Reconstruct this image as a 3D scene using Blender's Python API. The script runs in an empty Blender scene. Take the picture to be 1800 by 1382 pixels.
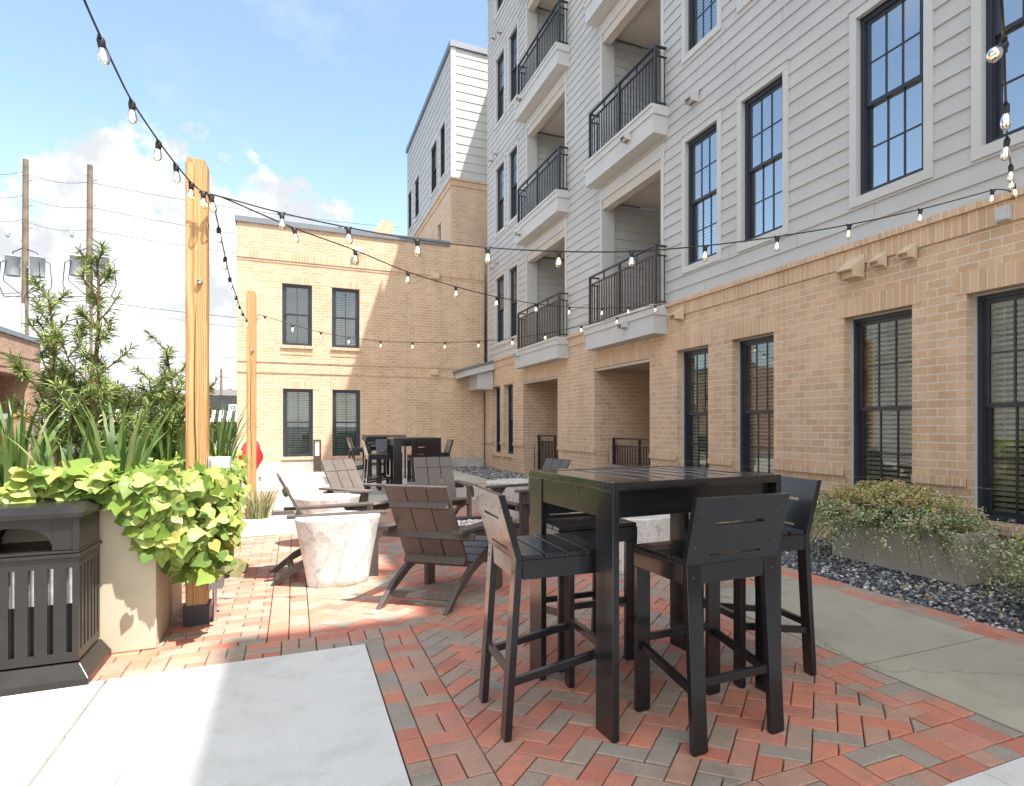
import bpy, math, random
from mathutils import Vector, Matrix
R=math.radians
# ------------------------------------------------------------------ camera, world, sun, exposure
S=bpy.context.scene
F,CX,YH,H=1120.0,1050.0,748.0,1.30          # photograph measured in its own 1800 px wide frame
TH=math.atan((CX-517)/F); CT,ST=math.cos(TH),math.sin(TH)
cd=bpy.data.cameras.new('camera'); cam=bpy.data.objects.new('camera',cd); S.collection.objects.link(cam)
cam.location=(0,0,H); cam.rotation_euler=(R(90),0,-TH)
cd.sensor_width=36; cd.lens=F/1800*36; cd.shift_x=-(CX-900)/1800; cd.shift_y=(YH-691)/1800
cd.clip_start=.05; cd.clip_end=3000; S.camera=cam
SUN=Vector((1,-1.3,3.25)).normalized()        # towards the sun
SUN_EL=math.asin(SUN.z); SUN_AZ=math.atan2(SUN.x,SUN.y)
w=bpy.data.worlds.new('World'); S.world=w; w.use_nodes=True
nt=w.node_tree; nt.nodes.clear()
def N(t,typ,**k):
    n=t.nodes.new(typ)
    for a,b in k.items():
        if a in('inp',):
            for i,v in b.items(): n.inputs[i].default_value=v
        else: setattr(n,a,b)
    return n
def L(t,a,b): t.links.new(a,b)
def math_(t,op,a,b=None,clamp=False):
    n=N(t,'ShaderNodeMath',operation=op); n.use_clamp=clamp
    for i,v in ((0,a),(1,b)):
        if v is None: continue
        if isinstance(v,(int,float)): n.inputs[i].default_value=v
        else: L(t,v,n.inputs[i])
    return n.outputs[0]
def mixc(t,fac,a,b,mode='MIX'):
    n=N(t,'ShaderNodeMix',data_type='RGBA',blend_type=mode)
    for i,v in ((0,fac),(6,a),(7,b)):
        if isinstance(v,(int,float)): n.inputs[i].default_value=v
        elif isinstance(v,tuple): n.inputs[i].default_value=(*v,1) if len(v)==3 else v
        else: L(t,v,n.inputs[i])
    return n.outputs[2]
def ramp(t,fac,stops,interp='LINEAR'):
    n=N(t,'ShaderNodeValToRGB'); e=n.color_ramp.elements; n.color_ramp.interpolation=interp
    while len(e)<len(stops): e.new(.5)
    for k,(p,c) in zip(e,stops): k.position=p; k.color=(*c,1) if len(c)==3 else c
    L(t,fac,n.inputs[0]); return n.outputs[0]
SKY_STRENGTH=.15
sky=N(nt,'ShaderNodeTexSky',sky_type='NISHITA'); sky.sun_disc=False
sky.sun_elevation=SUN_EL; sky.sun_rotation=SUN_AZ; sky.air_density=1.0; sky.dust_density=.6; sky.ozone_density=1.2
tc=N(nt,'ShaderNodeTexCoord'); sep=N(nt,'ShaderNodeSeparateXYZ'); L(nt,tc.outputs['Generated'],sep.inputs[0])
zc=math_(nt,'MAXIMUM',sep.outputs[2],0.0)
# cloud layer: directions projected on a flat ceiling, broken up by noise
den=math_(nt,'ADD',zc,.22)
cx=math_(nt,'DIVIDE',sep.outputs[0],den); cy=math_(nt,'DIVIDE',sep.outputs[1],den)
cv=N(nt,'ShaderNodeCombineXYZ'); L(nt,cx,cv.inputs[0]); L(nt,cy,cv.inputs[1])
n1=N(nt,'ShaderNodeTexNoise',inp={2:1.25,3:9.0,4:.6,8:.25}); L(nt,cv.outputs[0],n1.inputs[0])
n2=N(nt,'ShaderNodeTexNoise',inp={2:7.0,3:8.0,4:.62}); L(nt,tc.outputs['Generated'],n2.inputs[0])
# a bank of cumulus low in the north-west, thinning out upwards
bankdir=Vector(((325-CX)/F*CT+ST,CT-(325-CX)/F*ST,(YH-560)/F)).normalized()
dp=N(nt,'ShaderNodeVectorMath',operation='DOT_PRODUCT'); dp.inputs[1].default_value=bankdir; L(nt,tc.outputs['Generated'],dp.inputs[0])
n3=N(nt,'ShaderNodeTexNoise',inp={2:9.0,3:10.0,4:.58,8:.15}); L(nt,tc.outputs['Generated'],n3.inputs[0])
near=math_(nt,'MULTIPLY',math_(nt,'SUBTRACT',dp.outputs['Value'],.971),1/.029)
bank=math_(nt,'ADD',math_(nt,'MULTIPLY',math_(nt,'MAXIMUM',near,-1.6),.80),math_(nt,'MULTIPLY',math_(nt,'SUBTRACT',n3.outputs[0],.5),1.9))
bankm=ramp(nt,bank,[(.06,(0,0,0)),(.17,(1,1,1))])
low=math_(nt,'SUBTRACT',.24,zc)
hazec=ramp(nt,math_(nt,'ADD',math_(nt,'MULTIPLY',low,1.7),math_(nt,'MULTIPLY',math_(nt,'SUBTRACT',n2.outputs[0],.5),.9)),[(.10,(0,0,0)),(.62,(1,1,1))])
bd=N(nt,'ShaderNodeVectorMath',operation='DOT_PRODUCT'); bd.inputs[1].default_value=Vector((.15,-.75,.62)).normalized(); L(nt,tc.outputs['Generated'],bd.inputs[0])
behind=ramp(nt,bd.outputs['Value'],[(.15,(0,0,0)),(.75,(1,1,1))])      # unseen bright cloud added overhead and behind the viewer for fill light
high=ramp(nt,math_(nt,'ADD',n1.outputs[0],math_(nt,'MULTIPLY',behind,.28)),[(.55,(0,0,0)),(.82,(1,1,1))])
cl=math_(nt,'MAXIMUM',math_(nt,'MAXIMUM',bankm,math_(nt,'MULTIPLY',hazec,.52)),math_(nt,'MULTIPLY',high,.8))
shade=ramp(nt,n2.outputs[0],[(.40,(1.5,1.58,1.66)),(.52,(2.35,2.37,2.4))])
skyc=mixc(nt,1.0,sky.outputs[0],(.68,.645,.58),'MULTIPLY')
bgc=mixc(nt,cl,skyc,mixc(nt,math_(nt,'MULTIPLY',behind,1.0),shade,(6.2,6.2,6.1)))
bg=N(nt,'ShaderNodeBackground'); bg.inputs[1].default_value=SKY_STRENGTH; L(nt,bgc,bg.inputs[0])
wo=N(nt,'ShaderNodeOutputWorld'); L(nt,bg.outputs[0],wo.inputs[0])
sl=bpy.data.lights.new('sun','SUN'); so=bpy.data.objects.new('sun',sl); S.collection.objects.link(so)
sl.energy=2.9; sl.angle=R(.5); sl.color=(1,.965,.905); so.location=(20,-17,60)
so.rotation_euler=SUN.to_track_quat('Z','Y').to_euler()
S.view_settings.view_transform='Standard'; S.view_settings.look='None'; S.view_settings.exposure=1.90; S.view_settings.gamma=1
S.view_settings.use_curve_mapping=False
S.render.resolution_x=1024; S.render.resolution_y=786
S.cycles.max_bounces=8; S.cycles.transparent_max_bounces=12

# ------------------------------------------------------------------ measuring helpers (photograph -> metres)
def ray(x,y):
    u=(x-CX)/F; return Vector((CT*u+ST,CT-ST*u,(YH-y)/F))
def pd(x,y,d): return ray(x,y)*d+Vector((0,0,H))
def gp(x,y,z=0.0):
    r=ray(x,y); return r*((z-H)/r.z)+Vector((0,0,H))
def onX(x,y,X):
    r=ray(x,y); return r*(X/r.x)+Vector((0,0,H))
def onY(x,y,Y):
    r=ray(x,y); return r*(Y/r.y)+Vector((0,0,H))

# ------------------------------------------------------------------ mesh builder
COL=S.collection
class MB:
    def __init__(s): s.v=[]; s.f=[]; s.m=[]; s.sm=[]
    def add(s,vs,fs,mi=0,smooth=False):
        o=len(s.v); s.v+= [tuple(p) for p in vs]
        for q in fs: s.f.append([o+i for i in q]); s.m.append(mi); s.sm.append(smooth)
        return s
    def quad(s,a,b,c,d,mi=0): return s.add([a,b,c,d],[(0,1,2,3)],mi)
    def box(s,x0,x1,y0,y1,z0,z1,mi=0,M=None):
        vs=[Vector((x,y,z)) for z in(z0,z1) for y in(y0,y1) for x in(x0,x1)]
        if M is not None: vs=[M@p for p in vs]
        return s.add(vs,[(0,2,3,1),(4,5,7,6),(0,1,5,4),(2,6,7,3),(0,4,6,2),(1,3,7,5)],mi)
    def cbox(s,c,d,mi=0,M=None):
        return s.box(c[0]-d[0]/2,c[0]+d[0]/2,c[1]-d[1]/2,c[1]+d[1]/2,c[2]-d[2]/2,c[2]+d[2]/2,mi,M)
    def bar(s,a,b,wx,wy,ref=(1,0,0),mi=0):
        # rectangular bar a->b, wx measured along ref, wy across
        a,b=Vector(a),Vector(b); t=(b-a).normalized(); r=Vector(ref); r=(r-t*r.dot(t)).normalized(); q=t.cross(r)
        vs=[p+r*i*wx/2+q*j*wy/2 for p in(a,b) for (i,j) in((-1,-1),(1,-1),(1,1),(-1,1))]
        return s.add(vs,[(3,2,1,0),(4,5,6,7),(0,1,5,4),(1,2,6,5),(2,3,7,6),(3,0,4,7)],mi)
    def legbar(s,a,b,wx,wy,mi=0):
        # like bar, but the ends stay horizontal (parallelepiped): wx along x, wy along y
        vs=[(p[0]+i*wx/2,p[1]+j*wy/2,p[2]) for p in(a,b) for (i,j) in((-1,-1),(1,-1),(1,1),(-1,1))]
        return s.add(vs,[(3,2,1,0),(4,5,6,7),(0,1,5,4),(1,2,6,5),(2,3,7,6),(3,0,4,7)],mi)
    def prism(s,poly,ax,a,b,mi=0):
        # polygon in the plane across axis ax, extruded from a to b
        def put(p,t):
            return {'x':(t,p[0],p[1]),'y':(p[0],t,p[1]),'z':(p[0],p[1],t)}[ax]
        n=len(poly); vs=[put(p,a) for p in poly]+[put(p,b) for p in poly]
        fs=[tuple(range(n))[::-1],tuple(range(n,2*n))]+[(i,(i+1)%n,n+(i+1)%n,n+i) for i in range(n)]
        return s.add(vs,fs,mi)
    def tube(s,pts,r,n=6,mi=0,cap=True,smooth=True):
        pts=[Vector(p) for p in pts]; rr=r if isinstance(r,(list,tuple)) else [r]*len(pts)
        rings=[]; up=Vector((0,0,1))
        t0=(pts[1]-pts[0]).normalized(); a=t0.cross(up if abs(t0.z)<.9 else Vector((1,0,0))).normalized()
        for i,p in enumerate(pts):
            t=(pts[min(i+1,len(pts)-1)]-pts[max(i-1,0)]).normalized()
            a=(a-t*a.dot(t)).normalized(); b=t.cross(a)
            rings.append([p+(a*math.cos(2*math.pi*k/n)+b*math.sin(2*math.pi*k/n))*rr[i] for k in range(n)])
        vs=[q for g in rings for q in g]; fs=[]
        for i in range(len(pts)-1):
            for k in range(n): fs.append((i*n+k,i*n+(k+1)%n,(i+1)*n+(k+1)%n,(i+1)*n+k))
        s.add(vs,fs,mi,smooth)
        if cap: s.add(rings[0],[tuple(range(n))[::-1]],mi); s.add(rings[-1],[tuple(range(n))],mi)
        return s
    def lathe(s,prof,n=12,M=None,mi=0,smooth=True):
        vs=[];fs=[]
        for (r,z) in prof:
            for k in range(n):
                p=Vector((r*math.cos(2*math.pi*k/n),r*math.sin(2*math.pi*k/n),z)); vs.append(M@p if M is not None else p)
        for i in range(len(prof)-1):
            for k in range(n): fs.append((i*n+k,i*n+(k+1)%n,(i+1)*n+(k+1)%n,(i+1)*n+k))
        s.add(vs,fs,mi,smooth)
        return s
    def mesh(s,name,mats):
        me=bpy.data.meshes.new(name); me.from_pydata(s.v,[],s.f)
        for m in (mats if isinstance(mats,(list,tuple)) else [mats]): me.materials.append(m)
        me.polygons.foreach_set('material_index',s.m); me.polygons.foreach_set('use_smooth',s.sm)
        me.update(); return me
    def build(s,name,mats,parent=None,bevel=0,loc=None,rotz=None):
        o=bpy.data.objects.new(name,s.mesh(name,mats)); COL.objects.link(o)
        if parent is not None: o.parent=parent
        if loc is not None: o.location=loc
        if rotz is not None: o.rotation_euler=(0,0,rotz)
        if bevel: 
            b=o.modifiers.new('bevel','BEVEL'); b.width=bevel; b.segments=2; b.limit_method='ANGLE'; b.angle_limit=R(40)
        return o
def tag(o,label=None,cat=None,group=None,kind=None):
    if label: o['label']=label
    if cat: o['category']=cat
    if group: o['group']=group
    if kind: o['kind']=kind
    return o
def thing(name,label,cat,loc=(0,0,0),rotz=0,group=None):
    o=bpy.data.objects.new(name,None); COL.objects.link(o); o.location=loc; o.rotation_euler=(0,0,rotz); o.empty_display_size=.2
    return tag(o,label,cat,group)
def attach(c,win):
    c.parent=win; c.matrix_parent_inverse=win.matrix_basis.inverted(); return c
def kids(o): return [c for c in bpy.data.objects if c.parent==o]
def dup(o,loc=None,rotz=None,label=None,parent=None):
    c=o.copy(); COL.objects.link(c)
    if parent is not None: c.parent=parent
    if loc is not None: c.location=loc
    if rotz is not None: c.rotation_euler=(0,0,rotz)
    if label: c['label']=label
    for k in kids(o): dup(k,parent=c)
    return c

# ------------------------------------------------------------------ materials
def mat(name,col=(.5,.5,.5),rough=.6,metal=0,spec=None):
    m=bpy.data.materials.new(name); m.use_nodes=True; t=m.node_tree; b=t.nodes['Principled BSDF']
    b.inputs['Base Color'].default_value=(*col,1); b.inputs['Roughness'].default_value=rough; b.inputs['Metallic'].default_value=metal
    if spec is not None: b.inputs['Specular IOR Level'].default_value=spec
    return m,t,b
def bump(t,b,h,dist=.004,strength=1.0):
    n=N(t,'ShaderNodeBump'); n.inputs['Strength'].default_value=strength; n.inputs['Distance'].default_value=dist
    L(t,h,n.inputs['Height']); L(t,n.outputs[0],b.inputs['Normal']); return n
def noise(t,vec,scale,detail=4,rough=.55,dist=0):
    n=N(t,'ShaderNodeTexNoise',inp={2:scale,3:detail,4:rough,8:dist})
    if vec is not None: L(t,vec,n.inputs[0])
    return n.outputs[0]
def pos(t): return N(t,'ShaderNodeNewGeometry').outputs['Position']
def objc(t): return N(t,'ShaderNodeTexCoord').outputs['Object']
def simple(name,col,rough=.6,var=.15,scale=6,metal=0,bmp=0,bscale=60,space='obj',spec=None,roughvar=0.0):
    """plain material with a little tonal unevenness"""
    m,t,b=mat(name,col,rough,metal,spec); v=objc(t) if space=='obj' else pos(t)
    n=noise(t,v,scale,5); lo=tuple(c*(1-var) for c in col); hi=tuple(min(1,c*(1+var)) for c in col)
    L(t,ramp(t,n,[(.3,lo),(.7,hi)]),b.inputs['Base Color'])
    if roughvar: L(t,math_(t,'ADD',math_(t,'MULTIPLY',math_(t,'SUBTRACT',noise(t,v,scale*2.3,4),.5),roughvar*2),rough),b.inputs['Roughness'])
    if bmp: bump(t,b,noise(t,v,bscale,3),bmp)
    return m
def brick_mat(name,c1,c2,mortar,soldier=False,seed=0.0):
    m,t,b=mat(name,c1,.88); g=N(t,'ShaderNodeNewGeometry')
    sp=N(t,'ShaderNodeSeparateXYZ'); L(t,g.outputs['Position'],sp.inputs[0])
    sn=N(t,'ShaderNodeSeparateXYZ'); L(t,g.outputs['True Normal'],sn.inputs[0])
    isx=math_(t,'GREATER_THAN',math_(t,'ABSOLUTE',sn.outputs[0]),.7); isz=math_(t,'GREATER_THAN',math_(t,'ABSOLUTE',sn.outputs[2]),.7)
    mu=N(t,'ShaderNodeMix',data_type='FLOAT'); L(t,isx,mu.inputs[0]); L(t,sp.outputs[0],mu.inputs[2]); L(t,sp.outputs[1],mu.inputs[3])
    mv=N(t,'ShaderNodeMix',data_type='FLOAT'); L(t,isz,mv.inputs[0]); L(t,sp.outputs[2],mv.inputs[2]); L(t,sp.outputs[1],mv.inputs[3])
    cv=N(t,'ShaderNodeCombineXYZ')
    if soldier: L(t,mv.outputs[0],cv.inputs[0]); L(t,mu.outputs[0],cv.inputs[1])
    else: L(t,mu.outputs[0],cv.inputs[0]); L(t,mv.outputs[0],cv.inputs[1])
    br=N(t,'ShaderNodeTexBrick'); L(t,cv.outputs[0],br.inputs['Vector'])
    br.offset=.5 if not soldier else 0.0; br.squash=1
    br.inputs['Scale'].default_value=1; br.inputs['Mortar Size'].default_value=.0058; br.inputs['Mortar Smooth'].default_value=.25
    br.inputs['Bias'].default_value=0; br.inputs['Brick Width'].default_value=.2032 if not soldier else 4.0; br.inputs['Row Height'].default_value=.0813
    br.inputs['Color1'].default_value=(0,0,0,1); br.inputs['Color2'].default_value=(1,1,1,1); br.inputs['Mortar'].default_value=(.5,.5,.5,1)
    tone=ramp(t,br.outputs[0],[(0,tuple(c*.93 for c in c1)),(.45,c1),(.8,c2),(1,tuple(c*.90 for c in c2))])
    big=noise(t,g.outputs['Position'],.7,4); fine=noise(t,g.outputs['Position'],55,5,.7); streak=N(t,'ShaderNodeMapping'); streak.inputs['Scale'].default_value=(2.5,2.5,.25); L(t,g.outputs['Position'],streak.inputs[0])
    st=noise(t,streak.outputs[0],1.6,5,.6)
    tone=mixc(t,1.0,tone,ramp(t,big,[(.25,(.90,.90,.90)),(.75,(1.08,1.07,1.05))]),'MULTIPLY')
    tone=mixc(t,1.0,tone,ramp(t,fine,[(.3,(.86,.845,.83)),(.7,(1.09,1.09,1.09))]),'MULTIPLY')
    tone=mixc(t,1.0,tone,ramp(t,st,[(.3,(.87,.85,.82)),(.65,(1.05,1.05,1.05))]),'MULTIPLY')
    mort=mixc(t,fine,tuple(c*.8 for c in mortar),mortar)
    L(t,mixc(t,br.outputs[1],tone,mort),b.inputs['Base Color'])
    hgt=math_(t,'ADD',math_(t,'MULTIPLY',math_(t,'SUBTRACT',1.0,br.outputs[1]),1.0),math_(t,'MULTIPLY',fine,.35))
    bump(t,b,hgt,.006,.8); return m
BR1,BR2,MO=(.605,.405,.26),(.665,.465,.31),(.76,.68,.57)
M_brick=brick_mat('tan_brick',BR1,BR2,MO); M_soldier=brick_mat('tan_soldier_brick',BR1,BR2,MO,True)
M_brickL=brick_mat('rose_brick',(.42,.245,.16),(.50,.31,.22),(.52,.43,.36))
M_siding=simple('siding_paint',(.475,.462,.442),.55,.05,1.3,bmp=.0006,bscale=(90),space='pos')
M_trim=simple('trim_paint',(.53,.515,.49),.5,.04,2,space='pos')
M_trimgrey=simple('fascia_paint',(.50,.50,.49),.5,.05,2,space='pos')
M_soffit=simple('soffit_paint',(.54,.47,.40),.6,.04,2,space='pos')
M_navy=simple('navy_frame_paint',(.022,.027,.038),.38,.2,9)
M_blacksteel=simple('railing_paint',(.020,.023,.028),.42,.2,9)
M_bronze=simple('bronze_railing_paint',(.055,.040,.030),.45,.2,9)
M_blind=simple('blind_slats',(.86,.88,.83),.5,.06,8)
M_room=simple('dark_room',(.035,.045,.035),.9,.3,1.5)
M_coping=simple('coping_metal',(.20,.21,.225),.42,.08,2,metal=.55,space='pos')
M_conc_base=simple('foundation_concrete',(.43,.41,.37),.85,.18,1.7,bmp=.002,bscale=40,space='pos')
M_vent=simple('vent_tan_metal',(.62,.48,.33),.5,.06,8)
M_ventgrey=simple('vent_grey_metal',(.50,.49,.47),.5,.06,8)
M_greybox=simple('grey_plastic',(.47,.48,.49),.45,.05,8)
M_steel=simple('galvanised_steel',(.52,.53,.54),.35,.1,12,metal=.85)
M_white=simple('white_plastic',(.75,.75,.73),.4,.05,6)
def glass_mat(name,ior,tint):
    m=bpy.data.materials.new(name); m.use_nodes=True; t=m.node_tree; t.nodes.clear()
    tr=N(t,'ShaderNodeBsdfTransparent'); tr.inputs[0].default_value=(*tint,1)
    gl=N(t,'ShaderNodeBsdfGlossy'); gl.inputs['Roughness'].default_value=.006; gl.inputs[0].default_value=(.95,.98,1,1)
    bm=N(t,'ShaderNodeBump'); bm.inputs['Strength'].default_value=.03; bm.inputs['Distance'].default_value=.02
    L(t,noise(t,pos(t),1.1,0),bm.inputs['Height']); L(t,bm.outputs[0],gl.inputs['Normal'])
    fr=N(t,'ShaderNodeFresnel'); fr.inputs[0].default_value=ior
    mx=N(t,'ShaderNodeMixShader'); L(t,fr.outputs[0],mx.inputs[0]); L(t,tr.outputs[0],mx.inputs[1]); L(t,gl.outputs[0],mx.inputs[2])
    o=N(t,'ShaderNodeOutputMaterial'); L(t,mx.outputs[0],o.inputs[0]); return m
M_glass=glass_mat('window_glass',2.0,(.90,.98,.93)); M_glassup=glass_mat('coated_window_glass',6.5,(.75,.85,.80)); M_bulbglass=glass_mat('bulb_glass',1.45,(.97,.95,.90)); M_glassdim=glass_mat('plain_window_glass',1.9,(.80,.90,.85))
def furn(name,col,rough,wet,crough=.16):
    m,t,b=mat(name,col,rough); v=objc(t); n=noise(t,v,7,5); n2=noise(t,v,160,3,.6)
    L(t,ramp(t,n,[(.3,tuple(c*.8 for c in col)),(.7,tuple(c*1.25 for c in col))]),b.inputs['Base Color'])
    L(t,math_(t,'ADD',math_(t,'MULTIPLY',math_(t,'SUBTRACT',n,.5),.22),rough),b.inputs['Roughness'])
    bump(t,b,n2,.0006,.5); b.inputs['Specular IOR Level'].default_value=.22; b.inputs['Coat Weight'].default_value=wet; b.inputs['Coat Roughness'].default_value=crough; b.inputs['Coat IOR'].default_value=1.52
    return m
M_steeldark=simple('dark_screw_steel',(.10,.10,.10),.35,.1,9,metal=.7); M_matte=simple('grey_resin_strip',(.16,.165,.175),.7,.1,9); M_black=furn('black_resin',(.010,.010,.012),.34,.85); M_blackwet=furn('black_resin_wet',(.016,.016,.018),.20,.9,.11)
def plank(name,col,rough=.55):
    m,t,b=mat(name,col,rough); v=objc(t); mp=N(t,'ShaderNodeMapping'); mp.inputs['Scale'].default_value=(26,26,2.5); L(t,v,mp.inputs[0])
    n=noise(t,mp.outputs[0],3,6,.6); n2=noise(t,v,3,3)
    c=ramp(t,n,[(.28,tuple(k*.72 for k in col)),(.72,tuple(k*1.28 for k in col))])
    L(t,mixc(t,1.0,c,ramp(t,n2,[(.3,(.85,.85,.85)),(.7,(1.15,1.12,1.1))]),'MULTIPLY'),b.inputs['Base Color']); bump(t,b,n,.0012,.5); return m
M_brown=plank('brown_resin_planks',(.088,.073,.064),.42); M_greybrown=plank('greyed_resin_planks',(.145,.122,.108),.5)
def wood():
    m,t,b=mat('pine_post',(.6,.33,.12),.6); v=objc(t)
    mp=N(t,'ShaderNodeMapping'); mp.inputs['Scale'].default_value=(1,1,.09); L(t,v,mp.inputs[0])
    dn=noise(t,mp.outputs[0],9,3); ad=N(t,'ShaderNodeVectorMath',operation='ADD'); cmb=N(t,'ShaderNodeCombineXYZ'); L(t,math_(t,'MULTIPLY',dn,.07),cmb.inputs[0]); L(t,mp.outputs[0],ad.inputs[0]); L(t,cmb.outputs[0],ad.inputs[1])
    wv=N(t,'ShaderNodeTexWave',wave_type='RINGS',rings_direction='Z'); wv.inputs['Scale'].default_value=34; wv.inputs['Distortion'].default_value=2.5; wv.inputs['Detail'].default_value=3; L(t,ad.outputs[0],wv.inputs[0])
    mp2=N(t,'ShaderNodeMapping'); mp2.inputs['Scale'].default_value=(90,90,3); L(t,v,mp2.inputs[0]); fi=noise(t,mp2.outputs[0],1,5)
    c=ramp(t,wv.outputs[0],[(.1,(.40,.20,.075)),(.45,(.50,.275,.11)),(.85,(.56,.335,.15))])
    c=mixc(t,1.0,c,ramp(t,fi,[(.3,(.80,.76,.7)),(.7,(1.1,1.1,1.08))]),'MULTIPLY')
    vo=N(t,'ShaderNodeTexVoronoi'); vo.inputs['Scale'].default_value=2.3; L(t,v,vo.inputs[0])
    kn=ramp(t,vo.outputs[0],[(.035,(.16,.07,.025)),(.075,(1,1,1))]); c=mixc(t,1.0,c,kn,'MULTIPLY')
    L(t,c,b.inputs['Base Color']); bump(t,b,fi,.001,.5); return m
M_wood=wood(); M_oldwood=simple('weathered_pole_wood',(.17,.125,.085),.9,.3,3)
M_crack=simple('wood_check_dark',(.10,.045,.015),.9,.2,9)
def marble():
    m,t,b=mat('white_marble',(.8,.79,.76),.28); v=objc(t); n=noise(t,v,2.2,6,.6,1.2)
    wv=N(t,'ShaderNodeTexWave'); wv.inputs['Scale'].default_value=1.6; wv.inputs['Distortion'].default_value=14; wv.inputs['Detail'].default_value=6; wv.inputs['Detail Scale'].default_value=2.2; L(t,v,wv.inputs[0])
    c=ramp(t,wv.outputs[0],[(.0,(.60,.585,.56)),(.035,(.70,.69,.665)),(.14,(.765,.755,.74)),(1,(.79,.785,.77))])
    wv2=N(t,'ShaderNodeTexWave'); wv2.inputs['Scale'].default_value=4.5; wv2.inputs['Distortion'].default_value=22; wv2.inputs['Detail'].default_value=7; wv2.inputs['Detail Scale'].default_value=1.6; L(t,v,wv2.inputs[0])
    c=mixc(t,1.0,c,ramp(t,wv2.outputs[0],[(0,(.80,.78,.75)),(.09,(.97,.965,.96)),(.3,(1,1,1))]),'MULTIPLY')
    c=mixc(t,1.0,c,ramp(t,n,[(.3,(.86,.84,.80)),(.62,(1.02,1.02,1.02))]),'MULTIPLY')
    L(t,c,b.inputs['Base Color']); return m
M_marble=marble()
def concrete(name,col,stain=.2):
    m,t,b=mat(name,col,.82); v=pos(t); a=noise(t,v,.8,6,.6); f=noise(t,v,130,4,.7); s=noise(t,v,4.5,5,.65)
    c=ramp(t,a,[(.28,tuple(k*(1-stain) for k in col)),(.68,tuple(min(1,k*(1+stain*.5)) for k in col))])
    c=mixc(t,1.0,c,ramp(t,f,[(.3,(.88,.88,.88)),(.7,(1.07,1.07,1.07))]),'MULTIPLY')
    c=mixc(t,1.0,c,ramp(t,s,[(.25,(.84,.82,.79)),(.5,(1,1,1))]),'MULTIPLY')
    dn=noise(t,v,1.1,6,.65,.6); c=mixc(t,math_(t,'MULTIPLY',ramp(t,dn,[(.60,(0,0,0)),(.74,(1,1,1))]),.5),c,mixc(t,1.0,c,(.80,.74,.66),'MULTIPLY'))
    vo=N(t,'ShaderNodeTexVoronoi',feature='DISTANCE_TO_EDGE'); vo.inputs['Scale'].default_value=.33; dv=N(t,'ShaderNodeVectorMath',operation='ADD'); cb=N(t,'ShaderNodeCombineXYZ'); L(t,math_(t,'MULTIPLY',noise(t,v,3.0,5),.5),cb.inputs[0]); L(t,math_(t,'MULTIPLY',noise(t,v,3.7,5),.5),cb.inputs[1]); L(t,v,dv.inputs[0]); L(t,cb.outputs[0],dv.inputs[1]); L(t,dv.outputs[0],vo.inputs[0])
    c=mixc(t,1.0,c,ramp(t,vo.outputs[0],[(.0007,(.62,.6,.57)),(.0022,(1,1,1))]),'MULTIPLY')
    L(t,c,b.inputs['Base Color']); bump(t,b,f,.0012,.5); return m
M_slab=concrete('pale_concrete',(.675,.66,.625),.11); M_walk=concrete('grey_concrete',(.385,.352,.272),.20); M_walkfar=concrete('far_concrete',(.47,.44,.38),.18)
def paver():
    m,t,b=mat('clay_pavers',(.4,.12,.08),.72); g=N(t,'ShaderNodeNewGeometry')
    c=ramp(t,g.outputs['Random Per Island'],[(0,(.53,.18,.12)),(.15,(.62,.235,.15)),(.30,(.56,.235,.165)),(.43,(.48,.275,.20)),(.57,(.42,.30,.225)),(.70,(.38,.30,.24)),(.83,(.335,.295,.25)),(.91,(.58,.205,.13))],'CONSTANT')
    v=g.outputs['Position']; n=noise(t,v,9,5,.65); f=noise(t,v,160,4,.75); a=noise(t,v,.9,4)
    c=mixc(t,math_(t,'MULTIPLY',ramp(t,n,[(.42,(0,0,0)),(.72,(1,1,1))]),.6),c,(.29,.215,.165))
    sp_=noise(t,v,420,2,.5); c=mixc(t,ramp(t,sp_,[(.62,(0,0,0)),(.72,(.5,.5,.5))]),c,(.62,.50,.42))
    c=mixc(t,1.0,c,ramp(t,f,[(.3,(.68,.68,.68)),(.7,(1.18,1.18,1.18))]),'MULTIPLY')
    c=mixc(t,1.0,c,ramp(t,a,[(.3,(.9,.9,.9)),(.7,(1.08,1.06,1.04))]),'MULTIPLY')
    wet=ramp(t,noise(t,v,2.3,3,.5),[(.60,(0,0,0)),(.68,(1,1,1))])
    c=mixc(t,math_(t,'MULTIPLY',wet,.35),c,mixc(t,1.0,c,(.55,.5,.46),'MULTIPLY'))
    L(t,c,b.inputs['Base Color']); L(t,math_(t,'SUBTRACT',.74,math_(t,'MULTIPLY',wet,.28)),b.inputs['Roughness']); bump(t,b,math_(t,'ADD',f,math_(t,'MULTIPLY',n,.6)),.0022,.6); return m
M_paver=paver(); M_joint=simple('joint_sand',(.05,.036,.028),.95,.3,40,space='pos')
def island(name,stops,rough=.6,trans=0.0,interp='LINEAR',nscale=0):
    m,t,b=mat(name,stops[0][1],rough); g=N(t,'ShaderNodeNewGeometry')
    c=ramp(t,g.outputs['Random Per Island'],stops,interp); L(t,c,b.inputs['Base Color'])
    if trans:
        b.inputs['Specular IOR Level'].default_value=.35
        tl=N(t,'ShaderNodeBsdfTranslucent'); L(t,mixc(t,1.0,c,(1.15,1.2,.6),'MULTIPLY'),tl.inputs[0]); mx=N(t,'ShaderNodeMixShader'); mx.inputs[0].default_value=trans
        L(t,b.outputs[0],mx.inputs[1]); L(t,tl.outputs[0],mx.inputs[2]); L(t,mx.outputs[0],t.nodes['Material Output'].inputs[0])
    return m
M_pebble=island('slate_pebbles',[(0,(.05,.055,.065)),(.30,(.10,.105,.115)),(.52,(.18,.18,.185)),(.70,(.30,.29,.275)),(.84,(.50,.46,.42)),(.93,(.62,.60,.57)),(.97,(.14,.10,.085))],.6,0,'CONSTANT')
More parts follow.
